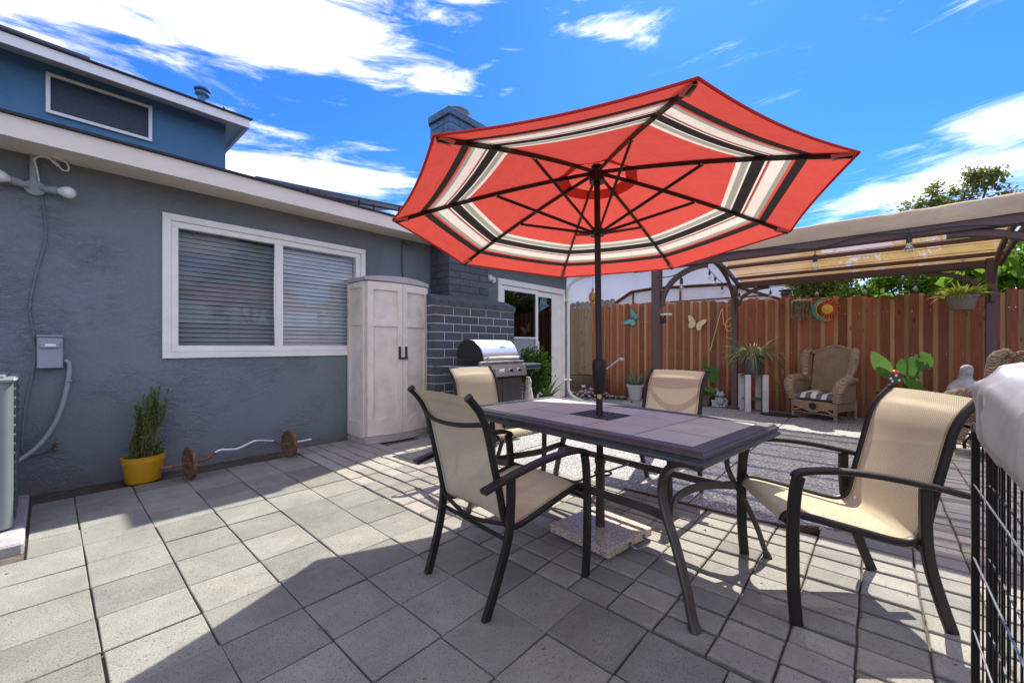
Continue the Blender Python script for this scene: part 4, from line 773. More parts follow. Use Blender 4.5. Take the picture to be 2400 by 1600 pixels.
m = MB(); c_ = axis(.835) + Vector((-.0175, -.0105, 0)); m.prism([c_ + Vector((-.006, .0105, -.014)), c_ + Vector((.006, -.0105, -.014)), c_ + Vector((.006, -.0105, .014)), c_ + Vector((-.006, .0105, .014))], (-.003, -.0017, 0)); m.build('pole_sticker', 'label_yellow', umb_)
bs = thing('umbrella_base', 'square granite umbrella base with metal sleeve and pull handle', 'umbrella stand', (2.185, 1.232, 0), R(-8))
m = MB(); m.box(-.21, .21, -.215, .215, .022, .072, .005); m.build('block', 'granite', bs, world=False); m = MB(); m.lathe([(.0275, .07), (.0275, .44), (.033, .443), (.033, .475), (.0285, .475)], 18); m.build('sleeve', 'table_metal', bs, True, world=False)
m = MB(); m.tube(crom([(-.02, -.213, .04), (-.02, -.245, .035), (.0, -.262, .03), (.10, -.262, .03), (.12, -.245, .035), (.12, -.213, .04)], 4), .005, 7); m.box(-.03, -.01, -.222, -.2145, .03, .055); m.box(.11, .13, -.222, -.2145, .03, .055); m.build('handle', 'wire_shiny', bs, True, world=False)
m = MB()
for sx in (-1, 1):
    for sy in (-1, 1): m.lathe([(.02, .0), (.02, .022)], 10, (sx * .15, sy * .15, 0))
m.build('feet', 'black_plastic', bs, world=False)

# ------------------------------------------------------------------ sling chairs
def make_chair():
    t = thing('patio_chair', 'x', 'chair'); rail = [(.612, .398), (.60, .422), (.575, .433), (.50, .421), (.35, .386), (.21, .353), (.15, .350), (.112, .372), (.092, .42), (.070, .52), (.040, .64), (.016, .74), (-.002, .805), (-.034, .868), (-.088, .930)]
    RP = crom([(x, 0, z) for x, z in rail], 5)
    for s in (-1, 1):
        m = MB(); m.tube([p + Vector((0, s * .243, 0)) for p in RP], .0165, 10, flat=.85); m.tube([RP[-1] + Vector((.003, s * .243, -.003)), RP[-1] + Vector((-.006, s * .243, .006))], .019, 10); m.build('side_rail', 'bronze', t, True, world=False)
        m = MB(); m.rtube(crom([(.580, s * .292, 0), (.592, s * .292, .16), (.594, s * .292, .38), (.586, s * .292, .53), (.572, s * .292, .605)], 5), .024, .046, (0, 1, 0)); m.build('leg', 'bronze', t, True, world=False)
        m = MB(); m.rtube(crom([(.0, s * .238, 0), (.040, s * .246, .11), (.082, s * .256, .24), (.104, s * .264, .34), (.112, s * .268, .46), (.112, s * .27, .578)], 5), .024, .042, (0, 1, 0)); m.build('leg', 'bronze', t, True, world=False)
        m = MB(); m.rtube(crom([(.588, s * .290, .598), (.575, s * .290, .617), (.53, s * .290, .629), (.42, s * .290, .634), (.28, s * .288, .622), (.12, s * .284, .594), (-.045, s * .282, .556)], 5), .046, .022, (0, 1, 0)); m.build('armrest', 'bronze', t, True, world=False)
        m = MB(); m.tube([(.585, s * .285, .40), (.56, s * .243, .415)], .011, 8); m.tube([(.11, s * .262, .40), (.10, s * .243, .40)], .012, 8); m.build('bracket', 'bronze', t, world=False)
    m = MB(); m.tube([(.578, -.285, .392), (.578, .285, .392)], .011, 8); m.tube([(.095, -.26, .315), (.095, .26, .315)], .010, 8); m.build('seat_bar', 'bronze', t, True, world=False)
    m = MB(); m.tube(crom([(-.012, -.243, .815), (-.045, -.12, .800), (-.055, 0, .796), (-.045, .12, .800), (-.012, .243, .815)], 5), .0105, 8); m.build('back_bar', 'bronze', t, True, world=False); m = MB(); m.tube(crom([(.10, -.243, .375), (.075, 0, .345), (.10, .243, .375)], 5), .010, 8); m.build('back_bar', 'bronze', t, True, world=False)
    n = len(RP) - 1; m = MB(); uvs = []
    for i, p in enumerate(RP):
        d = (RP[min(i + 1, n)] - RP[max(i - 1, 0)]).normalized(); nn = Vector((-d.z, 0, d.x))
        for j in range(13):
            v = j / 12 * 2 - 1; sg = (1 - v * v); f = i / n; amt = .016 if f < .45 else .020
            q = p - nn * sg * amt * (1 if f < .93 else .4) + Vector((0, v * .236, 0)); m.v.append(tuple(q)); uvs.append((f * 1.1, j / 12 * .5))
    for i in range(n):
        for j in range(12): m.f.append((i * 13 + j, i * 13 + j + 1, i * 13 + j + 14, i * 13 + j + 13))
    o = m.build('sling', 'sling', t, True, world=False, ang=60); l = o.data.uv_layers.new(name='UVMap'); vi = np.empty(len(o.data.loops), dtype=np.int32); o.data.loops.foreach_get('vertex_index', vi); l.data.foreach_set('uv', np.array(uvs, dtype=np.float32)[vi].ravel())
    return t
ch0 = make_chair()
for k, (x, y, a, lab) in enumerate(((1.235, 1.447, -7.6, 'tan sling patio chair seen from behind, nearest to the yellow bucket side'), (2.584, -.105, 120.7, 'tan sling patio chair beside the wire pen, pulled away from the table'), (2.66, 2.80, -96, 'tan sling patio chair at the table end in front of the grill'), (3.45, 1.265, 172, 'tan sling patio chair on far side of table before the pergola post'))):
    c = ch0 if k == 0 else copy_tree(ch0); c.location = (x, y, 0); c.rotation_euler = (0, 0, R(a)); c['label'] = lab; c['group'] = 'sling chairs round the patio table'

# ------------------------------------------------------------------ storage cabinet
cab = thing('storage_cabinet', 'tall beige resin storage cabinet with two panelled doors against the wall', 'cabinet', (2.88, 4.6, 0))
X0, X1, YB, YF = 2.455, 3.315, 4.845, 4.43; XC, HWD = (X0 + X1) / 2, (X1 - X0) / 2
def bow(m, amt=.075):
    m.v = [(x, y - (amt * (1 - ((x - XC) / HWD) ** 2) if y < YF + .02 else 0), z) for x, y, z in m.v]; return m
def sbox(m, x0, x1, y0, y1, z0, z1, n=6):
    for k in range(n):
        a = x0 + (x1 - x0) * k / n; b = x0 + (x1 - x0) * (k + 1) / n
        vs = [(x, y, z) for x in (a, b) for y in (y0, y1) for z in (z0, z1)]; fs = [(0, 4, 5, 1), (2, 3, 7, 6), (0, 2, 6, 4), (1, 5, 7, 3)] + ([(0, 1, 3, 2)] if k == 0 else []) + ([(4, 6, 7, 5)] if k == n - 1 else []); m.add(vs, fs)
m = MB(); m.box(X0, X1, YF + .03, YB, .05, 1.90); m.build('body', 'resin', cab)
# left side relief
m = MB()
for a in ((YF + .03, YF + .09, .07, 1.89), (YB - .05, YB, .07, 1.89), (YF + .09, YB - .05, 1.82, 1.89), (YF + .09, YB - .05, 1.38, 1.47), (YF + .09, YB - .05, .07, .25)): m.box(X0 - .020, X0 + .004, a[0], a[1], a[2], a[3], .005)
m.build('side_frame', 'resin', cab)
for s, (a, b) in enumerate(((X0 + .004, XC - .003), (XC + .003, X1 - .004))):
    d = MB(); sbox(d, a, b, YF, YF + .025, .085, 1.89); dd = bow(d).build('door', 'resin_bead', cab, True)
    d = MB(); w_ = .065
    for q in ((a, a + w_, .085, 1.89), (b - w_, b, .085, 1.89), (a + w_, b - w_, 1.80, 1.89), (a + w_, b - w_, 1.37, 1.46)): sbox(d, q[0], q[1], YF - .022, YF + .001, q[2], q[3], 4)
    nseg = 10
    for k in range(nseg):   # arched bottom rail
        u0 = k / nseg; u1 = (k + 1) / nseg; xa = a + w_ + (b - a - 2 * w_) * u0; xb = a + w_ + (b - a - 2 * w_) * u1; za = .19 + .10 * math.sin(math.pi * u0); zb = .19 + .10 * math.sin(math.pi * u1)
        d.add([(xa, YF - .022, .085), (xb, YF - .022, .085), (xb, YF - .022, zb), (xa, YF - .022, za), (xa, YF + .001, za), (xb, YF + .001, zb)], [(0, 1, 2, 3), (3, 2, 5, 4)])
    bow(d).build('door_frame', 'resin', dd)
    hx = XC + (-.06 if s == 0 else .03); d = MB(); d.box(hx, hx + .032, YF - .112, YF - .085, .98, 1.13, .006); hd = d.build('handle', 'black_plastic', dd)
m = MB(); m.box(XC - .06, XC + .062, YF - .12, YF - .111, .975, .998, .003); m.build('latch', 'black_plastic', cab)
m = MB(); sbox(m, X0 - .02, X1 + .02, YF - .025, YF + .01, 1.905, 1.945, 12); m.v = [(x, y, z + .03 * (1 - ((x - XC) / (HWD + .02)) ** 2) * (z > 1.92)) for x, y, z in m.v]; bow(m, .08); sbox(m, X0 - .02, X1 + .02, YF + .01, YB + .005, 1.905, 1.945, 12); m.v = [(x, y, z + (.03 * (1 - ((x - XC) / (HWD + .02)) ** 2) * (z > 1.92) if y > YF + .005 and z < 1.946 else 0)) for x, y, z in m.v]; m.build('lid', 'resin_dark', cab, True)
m = MB(); sbox(m, X0 - .015, X1 + .015, YF - .02, YF + .03, .0, .08, 12); bow(m, .09); sbox(m, X0 - .015, X1 + .015, YF + .03, YB, .0, .05, 2); m.build('base', 'resin_dark', cab, True)

# ------------------------------------------------------------------ grill
gr = thing('gas_grill', 'stainless steel gas grill with rounded lid and four knobs before brick hearth', 'grill', (3.77, 3.75, 0)); GX0, GX1, GY = 3.43, 4.09, 3.50
prof = [(0, .955), (-.002, .99), (.01, 1.05), (.05, 1.12), (.12, 1.18), (.20, 1.21), (.30, 1.215), (.38, 1.19), (.44, 1.13), (.46, 1.05), (.455, .98)]
PP = [Vector((0, p[0], p[1])) for p in crom([(0, a, b) for a, b in prof], 3) for p in ((p.y, p.z),)]
m = MB(); m.grid(lambda u, v: (GX0 + (GX1 - GX0) * v, GY + PP[int(round(u * (len(PP) - 1)))].y, PP[int(round(u * (len(PP) - 1)))].z), len(PP) - 1, 2); lid = m.build('lid', 'steel', gr, True, ang=60)
for xx in (GX0, GX1):
    m = MB(); m.prism([(xx, GY + p.y, p.z) for p in PP], (.012 if xx == GX0 else -.012, 0, 0)); m.build('end_cap', 'grill_black', lid)
m = MB(); m.tube([(GX0 + .07, GY - .045, .995), (GX1 - .05, GY - .045, .995)], .012, 12); m.tube([(GX0 + .09, GY - .045, .995), (GX0 + .09, GY + .01, .995)], .010, 8); m.tube([(GX1 - .07, GY - .045, .995), (GX1 - .07, GY + .01, .995)], .010, 8); m.build('handle', 'steel', lid, True)
def onlid(x, i, w, h): p, q = PP[i], PP[i + 1]; d = (q - p).normalized(); n = Vector((0, -d.z, d.y)); m = MB(); c = Vector((x, GY + p.y, p.z)) - n * -.002; m.prism([c - Vector((w, 0, 0)), c + Vector((w, 0, 0)), c + Vector((w, 0, 0)) + d * h, c - Vector((w, 0, 0)) + d * h], n * .004); return m
onlid(GX0 + .33, 13, .035, .018).build('thermometer_badge', 'grill_black', lid); onlid(GX0 + .40, 9, .05, .008).build('name_strip', 'cart_door', lid)
m = MB(); m.box(GX0 - .005, GX1 + .005, GY + .01, GY + .44, .86, .955); m.build('firebox', 'grill_black', gr)
m = MB(); m.box(GX0 - .06, GX1 + .075, GY - .025, GY + .01, .905, .950, .004); m.build('vent_panel', 'steel_panel', gr)
for k in range(3): B(GX0 + .13 + k * .2, GX0 + .22 + k * .2, GY - .027, GY - .0255, .925, .932).build('vent_slot', 'grill_black', gr)
m = MB(); m.prism([(GX0 - .08, GY - .03, .75), (GX0 - .08, GY - .075, .765), (GX0 - .08, GY - .045, .90), (GX0 - .08, GY + .0, .905), (GX0 - .08, GY + .02, .75)], (GX1 - GX0 + .16, 0, 0)); pan = m.build('control_panel', 'steel_panel', gr)
dn = Vector((0, -.135, .03)).normalized()
for k in range(4):
    c = Vector((GX0 + .10 + k * .163, GY - .061, .828)); q = dn.to_track_quat('Z', 'Y').to_matrix().to_4x4(); m = MB(); m.lathe([(.030, 0), (.030, .006), (.024, .008), (.0, .008)], 18, c, M=q); b_ = m.build('bezel', 'steel', pan, True)
    m = MB(); m.lathe([(.020, .008), (.020, .03), (.017, .034), (0, .034)], 16, c, M=q); m.box(-.006, .006, -.02, .02, .03, .046, .002, M=Matrix.Translation(c) @ q); m.build('knob', 'grill_black' if k != 1 else 'steel', pan, True)
for nm, a, b in (('side_shelf', GX1 + .085, GX1 + .42), ('side_shelf', GX0 - .42, GX0 - .085)): m = MB(); m.box(a, b, GY - .05, GY + .42, .83, .90, .012); m.build(nm, 'grill_shelf', gr, True)
m = MB(); m.box(GX0 - .04, GX1 + .04, GY + .0, GY + .42, .12, .748); m.build('cart', 'grill_black', gr)
for a, b in ((GX0 - .045, (GX0 + GX1) / 2 - .004), ((GX0 + GX1) / 2 + .004, GX1 + .045)): m = MB(); m.box(a, b, GY - .022, GY - .002, .16, .735, .006); m.build('cart_door', 'cart_door', gr)
for sx in (GX0 - .03, GX1 + .03):
    for yy in (GY + .03, GY + .39): m = MB(); m.lathe([(.03, -.012), (.03, .012)], 14, (sx, yy, .032), M=Matrix.Rotation(R(90), 4, 'Y')); m.box(sx - .02, sx + .02, yy - .02, yy + .02, .05, .12); m.build('caster', 'black_plastic', gr)
t = thing('plant_pedestal', 'peeling white wooden pedestal standing right of the grill', 'pedestal', (4.50, 3.66, 0)); m = MB(); m.lathe([(.10, 0), (.10, .06), (.085, .09), (.09, .3), (.075, .42), (.06, .5), (.045, .56), (.05, .64), (.03, .70), (0, .70)], 8, (4.50, 3.68, 0)); m.build('column', 'peeling', t)
# ------------------------------------------------------------------ AC unit, bucket, barbell
ac = thing('air_conditioner', 'grey outdoor air conditioner on a concrete pad at left edge', 'air conditioner', (-.5, 4.2, 0))
B(-1.2, -.085, 3.56, 4.70, -.06, .045, .01).build('pad', 'pad', ac)
AX0, AX1, AY0, AY1 = -1.0, -.125, 3.83, 4.52
m = MB(); m.box(AX0 + .02, AX1 - .035, AY0 + .03, AY1 - .03, .06, .93); m.build('coil', 'ac_dark', ac)
m = MB(); m.lathe([(.0, .06), (.055, .06), (.055, .92), (.0, .92)], 20, (AX1 - .062, AY0 + .057, 0)); m.box(AX0, AX1 - .062, AY0 + .002, AY0 + .03, .06, .92, .004); m.box(AX1 - .066, AX1 - .010, AY0 + .03, AY0 + .09, .06, .92, .004); m.build('corner_panel', 'ac_paint', ac, True)
m = MB()
for k in range(15): z_ = .10 + k * .055; m.rtube([(AX1 - .006, AY0 + .09, z_), (AX1 - .006, AY1, z_ + .045)], .013, .010, (0, 0, 1))
for k in range(8): m.tube([(AX1 - .004, AY0 + .14 + k * .05, .07), (AX1 - .004, AY0 + .14 + k * .05, .92)], .002, 5)
m.build('louvre_guard', 'ac_louvre', ac)
m = MB(); m.box(AX0 - .01, AX1 + .008, AY0 - .012, AY1 + .01, .921, .950, .012); m.box(AX0 + .03, AX1 - .04, AY0 + .03, AY1 - .03, .951, .962, .004); m.build('top_cover', 'ac_paint', ac, True)
rm = thing('rosemary_plant', 'leggy rosemary in a yellow plastic bucket against the wall', 'potted plant', (.545, 4.645, 0), R(20)); rm.scale = (.80, .80, .88)
m = MB(); m.lathe([(.0, .0), (.145, .0), (.150, .01), (.178, .195), (.186, .196), (.186, .235), (.192, .238), (.192, .246), (.178, .246), (.174, .215), (0, .205)], 36, sy=.80); m.build('bucket', 'yellow_plastic', rm, True, world=False); m = MB(); m.lathe([(.172, .214), (.1, .224), (0, .228)], 20, sy=.8); m.build('soil', 'soil', rm, world=False)
m = MB(); fl = MB(); rr = np.random.RandomState(11)
for k in range(60):
    a = rr.uniform(0, 6.28); r0 = rr.uniform(0, .08); top = rr.uniform(.34, .70) if k > 9 else rr.uniform(.05, .2); sp = rr.uniform(.03, .13); tx_, ty_ = .05 + sp * math.cos(a), sp * math.sin(a) * .8
    if k % 5 == 0: tx_ += .09
    P = crom([(r0 * math.cos(a) - .02, r0 * math.sin(a), .21), ((r0 + sp * .3) * math.cos(a), (r0 + sp * .3) * math.sin(a), .21 + top * .35), (tx_ * .75, ty_ * .8, .21 + top * .7), (tx_, ty_, .21 + top)], 6); m.tube(P, list(np.linspace(.0045, .0012, len(P))), 5)
    for i in range(3 if k > 9 else 0, len(P) - 1):
        for q in range(13):
            p = P[i].lerp(P[i + 1], rr.rand()); d = Vector((rr.normal(), rr.normal(), rr.normal() * .6 + .6)); blade(fl, p, d, rr.uniform(.028, .052), .0065, .25, 2, .0)
m.build('stems', 'twig', rm, world=False); fl.build('foliage', 'needle', rm, world=False)
m = MB(); m.tube([(.06, -.03, .21), (.045, -.03, .47)], .006, 6); m.tube(crom([(-.06, -.05, .43), (.05, -.05, .44), (.10, -.04, .46), (.115, -.04, .49), (.09, -.04, .495), (.085, -.045, .43), (.08, -.05, .33)], 4), .003, 5); m.build('support_stick', 'stem_pale', rm, world=False)
bb = thing('barbell', 'rusty curl barbell with two weight plates lying along the wall', 'barbell', (1.3, 4.32, 0)); b0, b1 = Vector((.811, 4.395, .138)), Vector((1.647, 4.505, .138)); bd = (b1 - b0).normalized()
def bp(t, z=0.): return b0 + bd * t + Vector((0, 0, z))
L_ = (b1 - b0).length
m = MB(); m.tube(crom([bp(-.20), bp(-.02), bp(.06), bp(.13, .01), bp(.19, .05)], 5), .013, 10); m.build('bar_end', 'rust', bb, True); m = MB(); m.tube(crom([bp(L_ - .16, .055), bp(L_ - .10, .015), bp(L_ - .04)], 5), .0125, 10); m.build('bar_end', 'rust', bb, True)
m = MB(); m.tube(crom([bp(.185, .048), bp(.23, .062), bp(.30, .05), bp(.37, .045), bp(.45, .07), bp(.53, .088), bp(L_ - .155, .056)], 6), .0128, 10); m.tube([bp(L_ - .04), bp(L_ + .23)], .0128, 10); m.build('bar', 'bar_chrome', bb, True)
for t_, o in ((0, 1), (L_, 1)):
    q = bd.to_track_quat('Z', 'Y').to_matrix().to_4x4(); m = MB(); m.lathe([(.014, -.014), (.035, -.016), (.04, -.009), (.10, -.008), (.112, -.016), (.135, -.015), (.138, -.010), (.138, .010), (.135, .015), (.112, .016), (.10, .008), (.04, .009), (.035, .016), (.014, .014)], 32, bp(t_), M=q); pl = m.build('weight_plate', 'rust', bb, True)
    m = MB(); m.lathe([(.0135, .017), (.022, .017), (.022, .035), (.0135, .035)], 12, bp(t_), M=q); m.build('collar', 'rust', pl, True)

# ------------------------------------------------------------------ potted plants and ornaments along the fence
def pot(m, r, h, c=(0, 0, 0), rim=.03, k=.72): m.lathe([(0, 0), (r * k, 0), (r * (k + (1 - k) * .85), h - rim), (r * 1.06, h - rim), (r * 1.08, h), (r * .95, h), (r * .9, h - .03), (0, h - .035)], 24, c)
al = thing('aloe_plant', 'blue green aloe in a pale round pot against the fence', 'potted plant', (8.27, 3.83, 0)); m = MB(); pot(m, .165, .32, rim=.05); m.build('pot', 'pot_white', al, True, world=False); m = MB(); rr = np.random.RandomState(3)
for k in range(19): a = k * 2.4; el = .35 + .9 * (k / 19); blade(m, (.04 * math.cos(a), .04 * math.sin(a), .28), (math.cos(a), math.sin(a), el * 1.6), rr.uniform(.30, .46), .055, rr.uniform(.05, .5), 6, .25, .3)
m.build('foliage', 'aloe_blue', al, True, world=False)
al = thing('aloe_plant', 'bright yellow green aloe with arching leaves beside the patio door', 'potted plant', (5.85, 4.35, 0)); m = MB(); pot(m, .14, .26); m.build('pot', 'pot_brown', al, True, world=False); m = MB(); rr = np.random.RandomState(8)
for k in range(16): a = k * 2.4; el = .5 + 1.6 * (k / 16); blade(m, (.03 * math.cos(a), .03 * math.sin(a), .22), (math.cos(a), math.sin(a), el * 1.2), rr.uniform(.35, .62), .050, rr.uniform(.1, 1.), 7, .25, .3)
m.build('foliage', 'aloe', al, True, world=False)
bu = thing('jade_bush', 'dense dark green bush in a low planter behind the grill shelf', 'bush', (5.05, 4.02, 0)); m = MB(); pot(m, .2, .22); m.build('pot', 'charcoal_pot', bu, True, world=False); m = MB()
for k in range(9): a = k * .7; m.tube(crom([(0, 0, .15), (.07 * math.cos(a), .07 * math.sin(a), .45), (.2 * math.cos(a), .2 * math.sin(a), .75 + .2 * math.sin(a * 3))], 4), [.02, .018, .016, .014, .012, .010, .008, .007, .006], 6)
m.build('stems', 'bark', bu, True, world=False)
def bf(q): d = np.random.normal(size=(q, 3)); d /= np.linalg.norm(d, axis=1, keepdims=True); return d * np.array([.27, .26, .36]) * np.random.uniform(.45, 1.05, (q, 1)) + np.array([0, 0, .76]) + np.random.normal(size=(q, 3)) * .03
leaves(2600, bf, (.035, .065), None, 0, .55).build('foliage', 'leaf_bush', bu, world=False)
st = thing('plant_stand', 'tall square white plant stand with flaking paint next to pergola post', 'plant stand', (8.22, 1.62, 0), R(-58))
for sx in (-1, 1):
    for sy in (-1, 1): m = MB(); m.box(sx * .14 - .045, sx * .14 + .045, sy * .15 - .014, sy * .15 + .014, 0, .64, .002); m.build('leg', 'stand_white', st, world=False)
m = MB(); m.box(-.17, .17, -.16, .16, .612, .632); m.build('top', 'stand_green', st, world=False); m = MB(); m.box(-.14, .14, -.13, .13, .20, .22); m.build('shelf', 'stand_green', st, world=False)
sp = thing('spider_plant', 'grassy spider plant spilling from a charcoal pot on the white stand', 'potted plant', (8.22, 1.62, .634)); m = MB(); pot(m, .155, .30); m.build('pot', 'charcoal_pot', sp, True, world=False); m = MB(); rr = np.random.RandomState(21)
for k in range(240): a = rr.uniform(0, 6.28); blade(m, (.06 * math.cos(a), .06 * math.sin(a), .27), (math.cos(a), math.sin(a), rr.uniform(.3, 2.0)), rr.uniform(.30, .66), .020, rr.uniform(1.0, 2.6), 7, .0, .4)
for k in range(16):
    a = rr.uniform(0, 6.28); L2 = rr.uniform(.35, .65); d = Vector((math.cos(a) * .5 - .3, math.sin(a), rr.uniform(-.1, .55))).normalized(); P = crom([(.05 * math.cos(a), .05 * math.sin(a), .3), Vector((0, 0, .36)) + d * L2 * .6, Vector((0, 0, .28 - rr.uniform(0, .42))) + d * L2], 5); m.tube(P, .0025, 5)
    for q in range(10): blade(m, P[-1], (rr.normal(), rr.normal(), rr.normal() + .3), rr.uniform(.05, .11), .008, .8, 3, .0)
m.build('foliage', 'spider', sp, world=False)
def bigleaf(m, base, tip, up, w):
    base, tip = Vector(base), Vector(tip); ax = tip - base; L = ax.length; ax.normalize(); sd = ax.cross(Vector(up)).normalized(); nn = sd.cross(ax); nu, nv = 10, 6
    def fn(u, v): wv = w * (math.sin(math.pi * min(1, u * .92 + .06)) ** .7) * (1 - .25 * u); s = v * 2 - 1; return base + ax * (L * (u - .12 * abs(s) * (1 - u))) + sd * wv * s * .5 - nn * (.18 * L * u * u - .05 * abs(s) * w + .004 * math.sin(u * 20) * abs(s))
    m.grid(fn, nu, nv)
def elephant(label, loc, leaves_, potf, name='elephant_ear_plant'):
    t = thing(name, label, 'potted plant', loc); potf(t); m = MB(); s = MB()
    for b, tp, u, w_ in leaves_: bigleaf(m, b, tp, u, w_); s.tube(crom([(0, 0, .18), (b[0] * .4, b[1] * .4, b[2] * .65), b], 4), .011, 6)
    s.build('stems', 'big_leaf', t, True, world=False); m.build('foliage', 'big_leaf', t, True, world=False)
def p1(t): m = MB(); pot(m, .13, .20); m.build('pot', 'pot_brown', t, True, world=False)
elephant('round leaved plant in a brown pot behind the far chair', (8.36, 2.47, 0), [((-.02, .12, .62), (-.05, .30, .50), (-1, 0, .2), .26), ((-.06, -.10, .72), (-.12, -.24, .46), (-1, 0, .1), .30), ((0, .0, .74), (.0, .03, .93), (-1, .2, 0), .10), ((-.08, -.06, .34), (-.22, -.20, .30), (-.2, 0, 1), .20), ((-.1, .02, .32), (-.28, .1, .24), (-.2, 0, 1), .18), ((-.02, -.12, .3), (-.1, -.28, .22), (-.3, 0, 1), .16)], p1)
def p2(t):
    m = MB(); m.lathe([(0, 0), (.15, 0), (.15, .03), (.07, .07), (.06, .14), (.09, .19), (.17, .30), (.20, .44), (.26, .47), (.265, .49), (.20, .49), (.19, .46), (0, .45)], 28); m.build('urn', 'urn', t, True, world=False)
elephant('large leaved elephant ear plant in a black pedestal urn by the fence', (7.72, -.25, 0), [((.0, .12, .74), (-.03, .30, 1.05), (-1, .2, .1), .22), ((-.02, -.06, .95), (-.10, -.14, .72), (-1, -.1, .1), .32), ((.04, -.18, 1.02), (.02, -.30, .84), (-1, -.3, .2), .22), ((.02, .10, .70), (.0, .27, .88), (-1, .4, .2), .14), ((-.05, -.06, .70), (-.1, -.20, .55), (-1, 0, .3), .17), ((.0, -.12, .60), (-.02, -.28, .55), (-.5, 0, 1), .12), ((-.03, .06, .56), (-.1, .20, .53), (-.4, 0, 1), .10), ((-.05, .2, .53), (-.06, .30, .50), (-.2, 0, 1), .07)], p2, 'elephant_ear_urn')
t = thing('flower_stake', 'round red and green mosaic flower stake stuck into the urn', 'ornament', (7.54, -.19, .46)); MY = Matrix.Rotation(R(-90), 4, 'Y')
m = MB(); m.tube([(0, 0, 0), (0, 0, .20)], .005, 6); m.build('stake', 'black_wire', t, world=False); m = MB(); m.lathe([(.0, 0), (.072, 0), (.072, .012), (0, .012)], 20, (-.01, 0, .24), M=MY); m.build('disc', 'frog_dark', t, True, world=False)
for k in range(7): a = k * 6.28 / 7; m = MB(); m.ball((-.026, .043 * math.cos(a), .24 + .043 * math.sin(a)), .018, 6, (.4, .8, 1)); m.build('petal', 'leaf_vine' if k % 2 else 'label_white', t, True, world=False)
m = MB(); m.ball((-.012, .0, .325), .045, 8, (.5, 1, .6)); m.build('top_bud', 'copper_red', t, True, world=False)
# hanging planters
def hang(label, loc, top, r, h, potm, planter):
    t = thing('hanging_planter', label, 'hanging planter', loc); m = MB(); m.lathe([(0, 0), (r * .72, 0), (r * .98, h - .03), (r * 1.04, h - .03), (r * 1.04, h), (r * .93, h), (r * .9, h - .03), (0, h - .04)], 24); m.build('pot', potm, t, True, world=False); m = MB()
    for k in range(3): a = k * 2.09; m.tube([(r * .95 * math.cos(a), r * .95 * math.sin(a), h), (0, 0, top - .06)], .0025, 5)
    m.tube([(0, 0, top - .06), (0, 0, top)], .004, 5); m.build('hanger', 'black_wire', t, world=False); planter(t, r, h)
def fern(t, r, h):
    m = MB(); rr = np.random.RandomState(5)
    for k in range(150): a = rr.uniform(0, 6.28); blade(m, (r * .5 * math.cos(a), r * .5 * math.sin(a), h - .02), (math.cos(a), math.sin(a), rr.uniform(.3, 1.9)), rr.uniform(.14, .32), .028, rr.uniform(.8, 1.8), 6, .0, .3)
    m.build('foliage', 'fern', t, world=False)
hang('taupe hanging planter with yellow green fern near the right pergola post', (8.12, -.86, 1.62), .56, .155, .19, 'pot_taupe', fern)
def strings(t, r, h):
    m = MB(); rr = np.random.RandomState(6)
    for k in range(44):
        a = rr.uniform(0, 6.28); x, y = r * 1.06 * math.cos(a), r * 1.06 * math.sin(a); L2 = rr.uniform(.1, .34) if rr.rand() > .18 else rr.uniform(.4, .55); z_ = h + .015
        P = [(x * .8, y * .8, z_), (x, y, z_ - .02)] + [(x + rr.normal() * .006, y + rr.normal() * .006, z_ - .02 - L2 * q / 5) for q in range(1, 6)]; P = crom(P, 4); m.tube(P, .003, 4)
        for p in P[4:]:
            for q in range(3): blade(m, p, (rr.normal(), rr.normal(), -.6), rr.uniform(.012, .03), .009, .1, 2, .0)
    for k in range(70): a = rr.uniform(0, 6.28); blade(m, (r * .7 * math.cos(a), r * .7 * math.sin(a), h - .02), (math.cos(a), math.sin(a), 1.), rr.uniform(.04, .10), .012, .9, 3, .0)
    m.build('foliage', 'string_plant', t, world=False)
hang('grey hanging pot with trailing string plant beside the sun and moon ornament', (8.40, .94, 1.70), .48, .125, .19, 'pot_taupe', strings)
# butterflies, sun and moon, rope
def butterfly(label, loc, rot, mt, s=1.):
    t = thing('butterfly_ornament', label, 'ornament', loc); Mx = Matrix.Rotation(rot, 4, 'X'); up = [(.004, .02), (.05, .085), (.11, .135), (.165, .145), (.175, .11), (.14, .04), (.115, .0), (.125, -.05), (.10, -.095), (.055, -.085), (.02, -.05), (.004, -.03)]
    for sg in (1, -1):
        for P in (up,):
            m = MB(); m.prism([Mx @ Vector((-.012 - abs(y) * .25, sg * y * s, z * s)) for y, z in P], (-.004, 0, 0)); m.build('wing', mt, t, world=False)
    m = MB(); m.tube([Mx @ Vector((-.02, 0, -.08 * s)), Mx @ Vector((-.02, 0, 0)), Mx @ Vector((-.02, 0, .07 * s))], [.005, .009, .006], 8); m.tube(crom([Mx @ Vector((-.02, 0, .07 * s)), Mx @ Vector((-.02, .03 * s, .13 * s))], 3), .0015, 4); m.tube(crom([Mx @ Vector((-.02, 0, .07 * s)), Mx @ Vector((-.02, -.03 * s, .13 * s))], 3), .0015, 4); m.build('body', 'black_plastic', t, True, world=False)
butterfly('teal metal butterfly hung on the brown fence', (8.583, 4.01, 1.73), R(-62), 'teal', 1.05); butterfly('yellow metal butterfly hung on the fence between pergola posts', (8.583, 2.69, 1.56), R(18), 'gold', 1.05)
sm = thing('sun_moon_ornament', 'round metal sun and crescent moon wall ornament on the fence', 'ornament', (8.575, .625, 1.74)); m = MB(); m.tube([(0, .185 * math.cos(a), .185 * math.sin(a)) for a in np.linspace(0, 2 * math.pi, 40, endpoint=False)], .005, 6, True); m.build('ring', 'copper_red', sm, True, world=False)
